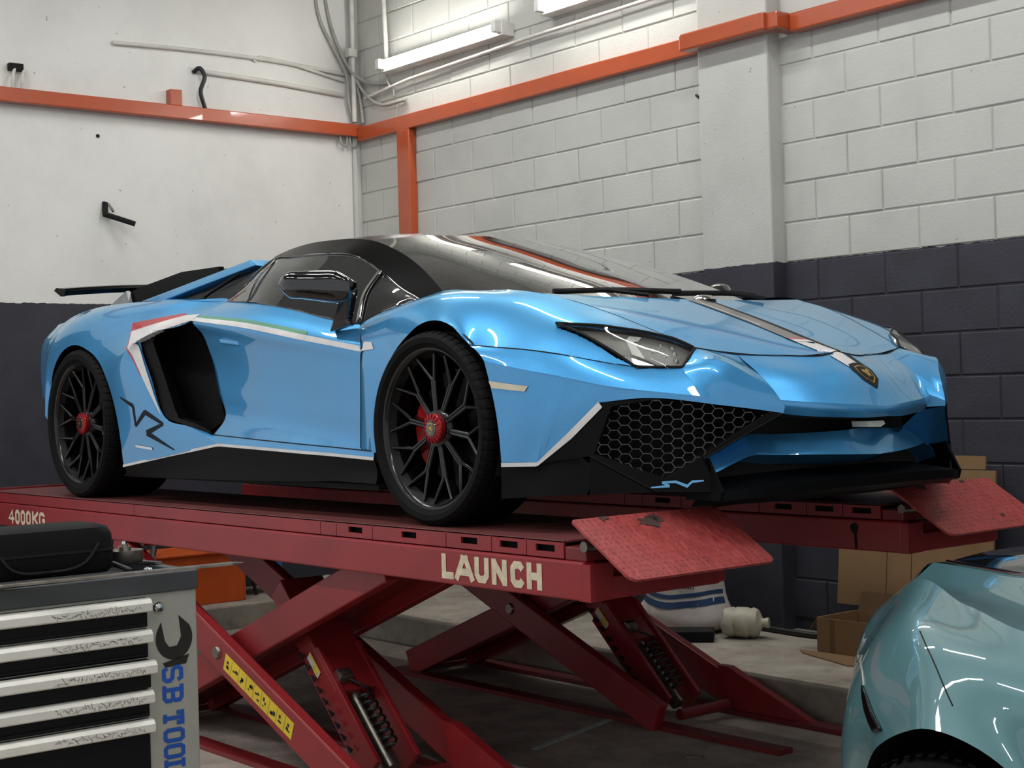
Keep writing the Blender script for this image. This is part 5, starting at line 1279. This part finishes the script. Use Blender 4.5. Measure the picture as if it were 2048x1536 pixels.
    base = [P['crest'][0], (-.02,-.66,.778), P['cowl'][1], (.215,-.28,.752), (.265,0,.752)]
    base = [(-.194,-.753,.802),(-.03,-.65,.775),(.10,-.48,.757),(.19,-.25,.750),(.235,0,.748)]
    head = [(-.909,-.55,1.053),(-.875,-.40,1.072),(-.855,-.2,1.083),(-.85,0,1.087)]
    midw = [(-.50,-.645,.930),(-.38,-.50,.945),(-.31,-.25,.955),(-.285,0,.958)]
    put('windscreen', MB().grid(coons(base, head, list(reversed(wse)), [(.235,0,.748),(-.05,0,.850),(-.33,0,.938),(-.60,0,1.018),(-.85,0,1.087)], 26, 24)), 'glass', sym=True)
    re_ = P['re']
    roofc = [(-1.66,0,1.085),(-1.53,0,1.105),(-1.40,0,1.118),(-1.25,0,1.122),(-1.10,0,1.117),(-.85,0,1.087)]
    roofm = [(-1.65,-.30,1.075),(-1.53,-.30,1.098),(-1.40,-.30,1.111),(-1.25,-.30,1.115),(-1.10,-.30,1.109),(-.865,-.30,1.078)]
    put('roof', MB().grid(grid([re_, roofm, roofc], 20, 10)), 'carbon', sym=True)
    wt, blt = P['wt'], P['bl']
    put('side_window', MB().grid(grid([wt, [(a[0]*.5+b[0]*.5, a[1]*.5+b[1]*.5-.018, a[2]*.5+b[2]*.5) for a, b in zip(wt, blt)], blt], 44, 8)), 'side_glass', both=True)
    rail_up = P['re'] + wse[1:]
    rail = wt[3:]
    put('roof_rail', MB().grid(coons(rail, rail_up, [rail[0], rail_up[0]], [rail[-1], rail_up[-1]], 44, 5)), 'carbon', both=True)
    put('window_frame', MB().tube(crspline(wt, 50), 0.006, 6).tube(crspline(blt, 50), 0.0045, 6), 'gloss_black', both=True, sm=60)
    for ta, tb, wd in (((-.665,-.683,.908), (-.530,-.876,.710), .016), ((-1.535,-.615,1.029), (-1.395,-.836,.839), .006)):
        ta, tb = Vector(ta), Vector(tb); md = (ta + tb) / 2 + V(0, -.026, .004)
        l_ = crspline([ta + V(0, -.006, 0), md, tb + V(0, -.004, 0)], 12)
        put('window_divider', MB().grid([[p - V(wd, 0, 0) for p in l_], [p + V(wd, -.001, 0) for p in l_]]), 'gloss_black', both=True, sm=60, solid=0.006)
    put('cowl_panel', MB().grid(grid([[(p[0], p[1], p[2] - .004) for p in base], [(.0,-.715,.775)] + [(p[0] + .01, p[1], p[2] - .022) for p in P['cowl']]], 24, 4)), 'matt_black', sym=True)
    for pts_, w_ in (([(.10,-.50,.785),(.16,-.30,.79),(.235,-.02,.785)], .011), ([(.16,.02,.785),(.17,.30,.79),(.05,.58,.795)], .011)):
        put('wiper', MB().tube(crspline(pts_, 14), w_, 6).tube([pts_[1], (.26, pts_[1][1] + .1, .768)], .008, 6), 'matt_black', sm=60)
    put('washer_cover', MB().lathe([(0, .018), (.03, .015), (.045, .004), (.05, 0)], 16, 'z', (.27, .06, .755)), 'chrome', sm=60)
    # ---- door
    dg = grid(P['door'], 36, 30)
    put('door', MB().grid(dg), 'blue', both=True, keep=True)
    put('sill', MB().grid(grid([P['sill_t'], P['sill_b']], 24, 3)).add([P['q_out'][1], P['intake'][5], P['sill_t'][0], P['q_out'][0]], [(0, 1, 2, 3)]), 'blue', both=True, keep=True)
    put('sill_shelf', MB().grid(grid([P['door'][7], P['sill_t'][:4] + [(-.43,-.957,.256)]], 24, 2)), 'blue', both=True)
    put('door_handle', MB().prism([(-1.475, .694), (-1.315, .676), (-1.31, .656), (-1.46, .672)], 'y', -.932, -.905), 'blue', both=True, sm=None, bevel=0.006)
    # ---- rear quarter
    qi, qo = list(P['q_in']), list(P['q_out'])
    qo[6] = P['door'][0][0]; qo.insert(6, P['door'][1][0]); qi.insert(6, tuple((Vector(qi[5]) + Vector(qi[6])) / 2))
    qm1, qm2 = [], []
    for k_, (a, b) in enumerate(zip(qi, qo)):
        a, b = Vector(a), Vector(b)
        bulge = (0, .004, .008, .012, .02, .03, .036, .042, .05, .05, .05, .045, .03, .015, .008, .004)[k_]
        m1 = a.lerp(b, .35); m2 = a.lerp(b, .70)
        qm1.append((m1.x, min(m1.y - bulge, -1.0 if k_ > 3 else m1.y - bulge), m1.z)); qm2.append((m2.x, m2.y - bulge, m2.z + (bulge * .35 if k_ > 5 else 0)))
    put('rear_quarter', MB().grid(fair(grid([qi, qm1, qm2, qo], 70, 14), .02, 6.0)), 'blue', both=True, keep=True)
    put('arch_lip', MB().grid([crspline(qi, 60), [p + V(0, .08, 0) for p in crspline(qi, 60)]]), 'satin_black', both=True)
    # tail corner behind the rear wheel
    tq = qo[12:]
    put('rear_bumper_corner', MB().grid(grid([tq, [(p[0] - .24, p[1] + .07, p[2]) for p in tq], [(p[0] - .42, p[1] + .25, p[2]) for p in tq], [(-3.62,-.40,p[2]) for p in tq], [(-3.63,0,p[2]) for p in tq]], 10, 20)), 'blue', sym=True)
    put('diffuser', MB().grid(grid([[(-3.10,-.95,.48),(-3.5,-.72,.48),(-3.61,0,.48)], [(-3.08,-.95,.16),(-3.45,-.7,.16),(-3.55,0,.16)]], 12, 5)), 'satin_black', sym=True)
    # deck: fender tops in to the engine cover
    ct = qo[7:13]
    put('rear_deck', MB().grid(grid([ct, [(p[0], p[1] + .11, p[2] + .012) for p in ct], [(p[0] + .05, -.62, p[2] - .01) for p in ct]], 24, 8)), 'blue', both=True)
    put('tail_deck', MB().grid(grid([[(-3.015,-.92,.841),(-3.06,-.60,.90),(-3.08,0,.91)], [(-3.40,-.75,.80),(-3.55,-.40,.82),(-3.58,0,.82)], [(-3.42,-.74,.74),(-3.60,-.40,.75),(-3.63,0,.75)]], 14, 8)), 'blue', sym=True)
    # buttress
    bt = P['butt']
    a, b, c, d = [Vector(p) for p in bt]
    m = MB(); ins = V(-.02, .10, .0)
    outer = [a, b, c, d]; inner = [a + V(.0, .12, .0), b + V(.02, .11, -.01), c + V(.0, .09, -.02), d + V(.0, .09, -.02)]
    m.add(outer + inner, [(0, 1, 2, 3), (7, 6, 5, 4), (0, 4, 5, 1), (1, 5, 6, 2), (2, 6, 7, 3), (3, 7, 4, 0)])
    put('buttress', m, 'blue', both=True, sm=None, bevel=0.008)
    put('buttress_well', MB().grid([polyline([(-1.655,-.755,.861),(-1.60,-.62,1.03)], 4), polyline([(-1.93,-.74,.872),(-1.75,-.56,1.02)], 4), polyline([(-2.45,-.70,.895),(-2.42,-.64,.91)], 4)]), 'matt_black', both=True, sm=None)
    put('buttress_vent', MB().tube([(-1.93,-.765,.880),(-1.95,-.71,.915),(-1.80,-.64,.99)], 0.008, 6), 'satin_black', both=True, sm=60)
    # engine cover with louvres
    sec = [(-1.62, 1.045, .54), (-2.0, 1.045, .50), (-2.30, 1.045, .47), (-2.62, 1.04, .46), (-2.95, 1.0, .46), (-3.12, .97, .48)]
    put('engine_cover', MB().grid([[V(x, -w_, z - .10), V(x, -w_, z - .02), V(x, -w_ + .06, z), V(x, 0, z + .01)] for x, z, w_ in sec]), 'satin_black', sym=True, sm=30)
    for k_ in range(6):
        x = -1.95 - k_ * .17; z = 1.042 if k_ < 4 else 1.015 - (k_ - 4) * .02
        put('engine_louvre', MB().box(x - .10, x + .02, -.44, .44, z + .006, z + .016), 'gloss_black', sm=None)
    put('engine_cover_side', MB().prism([(-2.235,.90),(-2.235,1.061),(-2.605,1.065),(-3.01,1.027),(-3.16,1.01),(-3.175,.957),(-3.18,.88)], 'y', -.505, -.48), 'satin_black', both=True, sm=None)
    # ---- rear wing
    wy = .74
    prof = [(-3.545, 1.036), (-3.52, 1.046), (-3.43, 1.038), (-3.41, 1.022), (-3.43, 1.001), (-3.47, 1.004)]
    wgm = []
    for k_ in range(13):
        y = -wy + 2 * wy * k_ / 12; dz = .036 * (1 - (y / wy) ** 2)
        wgm.append([V(a_, y, b_ + dz) for a_, b_ in prof + prof[:1]])
    put('rear_wing', MB().grid(wgm).poly([V(a_, -wy, b_) for a_, b_ in prof]).poly([V(a_, wy, b_) for a_, b_ in prof]), 'carbon', sm=30)
    put('wing_endplate', MB().prism([(-3.555, 1.036), (-3.52, 1.048), (-3.41, 1.03), (-3.425, .998), (-3.47, 1.0)], 'y', -wy - .006, -wy), 'satin_black', both=True, sm=None)
    put('wing_support', MB().prism([(-3.40, .93), (-3.15, 1.011), (-3.12, .94)], 'y', -.535, -.515), 'housing', both=True, sm=None)
    put('wing_pillar', MB().prism([(-3.50, 1.02), (-3.42, 1.02), (-3.20, .89), (-3.32, .86)], 'y', -.36, -.335), 'satin_black', both=True, sm=None)
    # ---- side intake behind the door
    it = P['intake']
    dn = V(-.22, .16, 0)
    m = MB()
    I_ = [Vector(p) for p in it]
    back = [p + dn for p in I_]
    for i in range(8):
        j = (i + 1) % 8; m.add([I_[i], I_[j], back[j], back[i]], [(0, 1, 2, 3)])
    m.poly(back)
    put('side_intake', m, 'matt_black', both=True, sm=None)
    fr = [I_[5], I_[6], I_[7], I_[0], I_[1], I_[2]]
    inn_ = [p + V(.085, .016, .0) if 0 < i < 4 else p + V(.02, .01, 0) for i, p in enumerate(fr)]
    put('side_intake_frame', MB().grid([polyline(fr, 20), polyline(inn_, 20), [p + V(-.02, .05, 0) for p in polyline(inn_, 20)]]), 'satin_black', both=True, sm=30)
    # ---- black side skirt
    top_ = [qo[0]] ; white = [qi[0], (-1.85,-.972,.220), qo[0]] + P['sill_b'][1:]
    put('side_skirt', MB().grid(grid([white, [(p[0], p[1] + .012, p[2] * .5 + .06) for p in white], P['blk_b'][:1] + [(-1.85,-.955,.121),(-1.42,-.955,.125)] + [(-1.057,-.955,.13),(-.769,-.955,.137),(-.603,-.955,.143),(-.338,-.955,.14)]], 40, 5, False)), 'satin_black', both=True)
    put('skirt_pinstripe', MB().grid([[p + V(0, -.003, .004) for p in polyline(white, 60)], [p + V(0, -.003, -.007) for p in polyline(white, 60)]]), 'white_stripe', both=True, sm=60)
    put('bumper_pinstripe', MB().grid([[p + V(.003, -.004, .002) for p in polyline(bl[:4], 40)], [p + V(.003, -.004, -.010) for p in polyline(bl[:2] + [(.612,-.888,.310), (.694,-.835,.402)], 40)]]), 'white_stripe', both=True, sm=60)
    put('underfloor', MB().box(-2.3, -.36, -.93, .93, .115, .135), 'matt_black', sm=None)
    put('chassis_core', MB().prism([(-3.4,.12),(.78,.12),(.80,.30),(.70,.42),(.40,.58),(.1,.66),(-2.6,.66),(-3.4,.55)], 'y', -.50, .50), 'matt_black', sm=None)
    put('cabin_core', MB().prism([(-2.3, .60), (.15, .60), (-.05, .72), (-.85, 1.02), (-1.5, 1.03), (-2.3, .88)], 'y', -.50, .50), 'matt_black', sm=None)
    put('door_core', MB().box(-1.5, -.45, -.86, .86, .14, .68), 'matt_black', sm=None)
    for cx, cz, R0 in ((0.0, .33, .352), (-2.70, .35, .372)):
        arc = [(cx + R0 * math.cos(math.radians(a)), cz + R0 * math.sin(math.radians(a))) for a in range(-25, 206, 7)]
        put('wheel_liner', MB().grid([[V(x, -.955, z) for x, z in arc], [V(x, -.62, z) for x, z in arc]]), 'matt_black', both=True, sm=60)
    # ---- seams
    gapm = 'matt_black'
    put('panel_gap', MB().tube(crspline(off([HC] + P['hood_front'][1:], (0, 0, .0008)), 40), 0.0026, 5), gapm, sym=True, sm=60)
    put('panel_gap', MB().tube(crspline(P['crest'][3:], 30), 0.0012, 5), gapm, both=True, sm=60)
    put('panel_gap', MB().tube(crspline(P['shut'], 20), 0.0022, 5), gapm, both=True, sm=60)
    put('panel_gap', MB().tube(crspline(P['fend_out'][:4], 30), 0.0028, 5), gapm, both=True, sm=60)
    put('panel_gap', MB().tube(crspline([r_[0] for r_ in P['door'][2:]], 30), 0.0018, 5), gapm, both=True, sm=60)
    put('panel_gap', MB().tube(crspline(P['sill_t'], 30), 0.0024, 5), gapm, both=True, sm=60)
    # ---- mirrors
    st_ = [(-0.654,-1.135,.849,.845),(-0.643,-1.123,.878,.822),(-0.628,-1.108,.890,.802),(-0.593,-1.071,.893,.794),(-0.552,-1.025,.893,.784),(-0.509,-.980,.888,.776),(-0.483,-.951,.865,.781),(-0.464,-.930,.829,.820)]
    fx = V(.88, -.47, 0); dpt = [.012, .035, .05, .058, .060, .056, .045, .012]
    gu, gd = [], []
    for (x, y, zt_, zb_), dd in zip(st_, dpt):
        zs = .846; c = V(x, y, 0); ru, rd = [], []
        for k_ in range(13):
            th = PI * k_ / 12; cs, sn = math.cos(th), math.sin(th)
            ru.append(c + fx * (dd * (abs(cs) ** .8) * (1 if cs > 0 else -.8)) + V(0, 0, zs + max(zt_ - zs, .001) * sn ** .75))
            rd.append(c + fx * (dd * .97 * (abs(cs) ** .6) * (1 if cs > 0 else -.8)) + V(0, 0, zs + min(zb_ - zs, -.001) * sn ** .6))
        gu.append(ru); gd.append(rd)
    put('mirror_shell', MB().grid(grid(gu, 24, 30)), 'gloss_black', both=True, sm=70)
    put('mirror_base', MB().grid(grid(gd, 24, 30)), 'gloss_black', both=True, sm=70)
    sk = [V(-.518,-.965,.777), V(-.470,-.935,.828), V(-.528,-.925,.718), V(-.520,-.92,.700), V(-.63,-.935,.680), V(-.588,-.945,.721)]
    sk = [p_ + V(0, -.008, 0) for p_ in sk]; bk = [p_ + V(-.01, .035, 0) for p_ in sk]
    put('mirror_stalk', MB().add(sk + bk, [(0, 1, 2, 3, 4, 5), (11, 10, 9, 8, 7, 6)] + [(i_, 6 + i_, 6 + (i_ + 1) % 6, (i_ + 1) % 6) for i_ in range(6)]), 'gloss_black', both=True, sm=None, bevel=0.006)
    # ---- decals laid on the skin
    av, af = [], []
    for s_ in SURF:
        o_ = len(av); av += [tuple(v) for v in s_.v]; af += [tuple(i + o_ for i in f) for f in s_.f]
    skin = BVHTree.FromPolygons(av, af)
    def decal(name, polys, m_, direction='y', offs=0.0022, both=True, cell=0.012, parent=None):
        res = MB()
        for poly in polys:
            bm = bmesh.new()
            vs2 = [bm.verts.new((p[0], p[1], 0)) for p in poly]; bm.faces.new(vs2)
            bmesh.ops.triangulate(bm, faces=bm.faces[:])
            for _ in range(5):
                es = [e for e in bm.edges if e.calc_length() > cell]
                if not es: break
                bmesh.ops.subdivide_edges(bm, edges=es, cuts=1); bmesh.ops.triangulate(bm, faces=bm.faces[:])
            bm.verts.ensure_lookup_table(); pts_ = []
            ok = True
            for v in bm.verts:
                if direction == 'y':
                    hit = skin.ray_cast(V(v.co.x, -2, v.co.y), V(0, 1, 0)); 
                    p = hit[0] + V(0, -offs, 0) if hit[0] is not None and hit[0].y < -.6 else V(v.co.x, -.97, v.co.y)
                else:
                    hit = skin.ray_cast(V(v.co.x, v.co.y, 2), V(0, 0, -1))
                    p = hit[0] + V(offs * .4, 0, offs) if hit[0] is not None else V(v.co.x, v.co.y, .5)
                pts_.append(p)
            res.add(pts_, [tuple(v.index for v in f.verts) for f in bm.faces]); bm.free()
        return put(name, res, m_, both=both, sm=60)
    xz = lambda L: [(p[0], p[2]) for p in L]
    # flag stripe along the door
    r1, r2 = P['door'][1], P['door'][2]
    def strip(t0, t1, a, b, n=18, tap=0.0):
        u_ = [Vector(r1[i]).lerp(Vector(r2[i]), t0) for i in range(5)]; l_ = [Vector(r1[i]).lerp(Vector(r2[i]), t1) for i in range(5)]
        U, L2 = crspline(u_, 60), crspline(l_, 60)
        i0, i1 = int(a * 60), int(b * 60)
        return [(p.x, p.z) for p in U[i0:i1 + 1:3]] + [(p.x, p.z) for p in reversed(L2[i0:i1 + 1:3])]
    decal('white_stripe', [strip(.52, 1.06, 0, 1)], 'white_stripe')
    decal('green_stripe', [strip(.18, .52, .02, .72)], 'green_stripe')
    decal('white_stripe', [[(-.428,.637),(-.37,.632),(-.345,.607),(-.43,.604)]], 'white_stripe')
    qs = xz(P['qstripe'])
    decal('white_stripe', [[(-2.165,.757),(-2.142,.692),(-2.058,.706),(-1.986,.735),(-1.69,.779),(-1.69,.806),(-1.80,.808)]], 'white_stripe')
    decal('red_stripe', [[(-2.185,.795),(-2.165,.757),(-1.80,.808),(-1.82,.818)], [(-2.185,.795),(-2.15,.69),(-2.142,.692),(-2.165,.757)]], 'red_stripe')
    decal('white_stripe', [[(-2.142,.692),(-2.078,.703),(-1.974,.546),(-1.884,.388),(-1.915,.42),(-2.035,.56)]], 'white_stripe', offs=.006)
    decal('red_stripe', [[(-2.155,.69),(-2.140,.692),(-2.033,.56),(-2.043,.56)]], 'red_stripe', offs=.006)
    # zig-zag emblem on the quarter
    z = [(-2.241,.469),(-2.124,.430),(-2.119,.343),(-2.023,.403),(-1.877,.351),(-2.024,.313),(-1.793,.242)]
    def seg(a, b, w0, w1):
        a, b = Vector((a[0], a[1])), Vector((b[0], b[1])); d_ = (b - a).normalized(); n_ = Vector((-d_.y, d_.x))
        return [tuple(a + n_ * w0), tuple(b + n_ * w1), tuple(b - n_ * w1), tuple(a - n_ * w0)]
    ws = [.003, .009, .006, .011, .006, .012, .002]
    decal('zigzag_emblem', [seg(z[i], z[i + 1], ws[i], ws[i + 1]) for i in range(6)], 'black_stripe', cell=0.03)
    decal('model_badge', [[(-2.135,.262),(-1.985,.250),(-1.98,.240),(-2.13,.250)]], 'chrome', offs=.004)
    decal('side_marker', [xz(P['marker'])], 'marker', offs=.004)
    # bonnet stripe, with the reflections on it painted as lighter and darker pieces
    decal('centre_stripe', [[(.30,.035),(.30,-.055),(.79,-.06),(.80,.02)]], 'grey_stripe', 'z', both=False, cell=.03)
    decal('centre_stripe', [[(.30,.055),(.30,.035),(.90,.02),(.985,.02),(.985,.045),(.90,.05)]], 'black_stripe', 'z', both=False, cell=.03)  # dark band: a reflection put into the stripe's colour
    decal('centre_stripe', [[(.79,-.06),(.90,-.055),(.985,-.042),(.985,.018),(.90,.02),(.80,.02)]], 'white_stripe', 'z', both=False, cell=.03)  # pale front end: bright reflection put into the stripe's colour
    decal('centre_stripe_mark', [[(.745,-.061),(.765,-.061),(.775,.02),(.755,.022)]], 'red_stripe', 'z', .0032, both=False, cell=.03)
    decal('centre_stripe_mark', [[(.765,-.061),(.790,-.061),(.800,.02),(.775,.02)]], 'white_stripe', 'z', .0032, both=False, cell=.03)
    decal('centre_stripe_mark', [[(.35,-.045),(.62,-.045),(.62,-.035),(.35,-.035)]], 'white_stripe', 'z', .0032, both=False, cell=.03)
    # shield badge on the nose
    sh = lambda k_: [(1.020 + a_ * k_, b_ * k_ + .004) for a_, b_ in ((-.030, -.026), (-.034, 0), (-.030, .026), (-.012, .032), (.011, .026), (.028, 0), (.011, -.026), (-.012, -.032))]
    decal('badge_recess', [sh(1.45)], 'matt_black', 'z', .0030, both=False, cell=.02)
    decal('badge_rim', [sh(1.02)], 'gold', 'z', .0038, both=False, cell=.02)
    decal('badge_field', [sh(.86)], 'matt_black', 'z', .0046, both=False, cell=.02)
    bull = [(-.5, .1), (-.3, .5), (.1, .35), (.45, .6), (.5, .2), (.3, -.1), (.45, -.5), (.1, -.35), (-.1, -.65), (-.25, -.15)]
    decal('badge_bull', [[(1.018 - b_ * .026, a_ * .036 + .004) for a_, b_ in bull]], 'gold', 'z', .0056, both=False, cell=.02)
    # SV letters on the black corner
    sv = [Vector(p) + V(.004, -.0055, 0) for p in P['SV']]
    m = MB()
    wv = [.002, .004, .003, .004, .005, .004, .002]
    for i in range(6):
        a, b = sv[i], sv[i + 1]
        m.add([a + V(0, 0, wv[i]), b + V(0, 0, wv[i + 1]), b - V(0, 0, wv[i + 1]), a - V(0, 0, wv[i])], [(0, 1, 2, 3)])
    put('corner_emblem', m, 'sv_blue', both=True, sm=None)
    # ---- wheels
    for near in (True, False):
        wheel(car, 'front', 0.0, -.8525, .322, .270, .255, .332, near)
        wheel(car, 'rear', -2.70, -.835, .345, .285, .355, .355, near)
    return car
supercar()
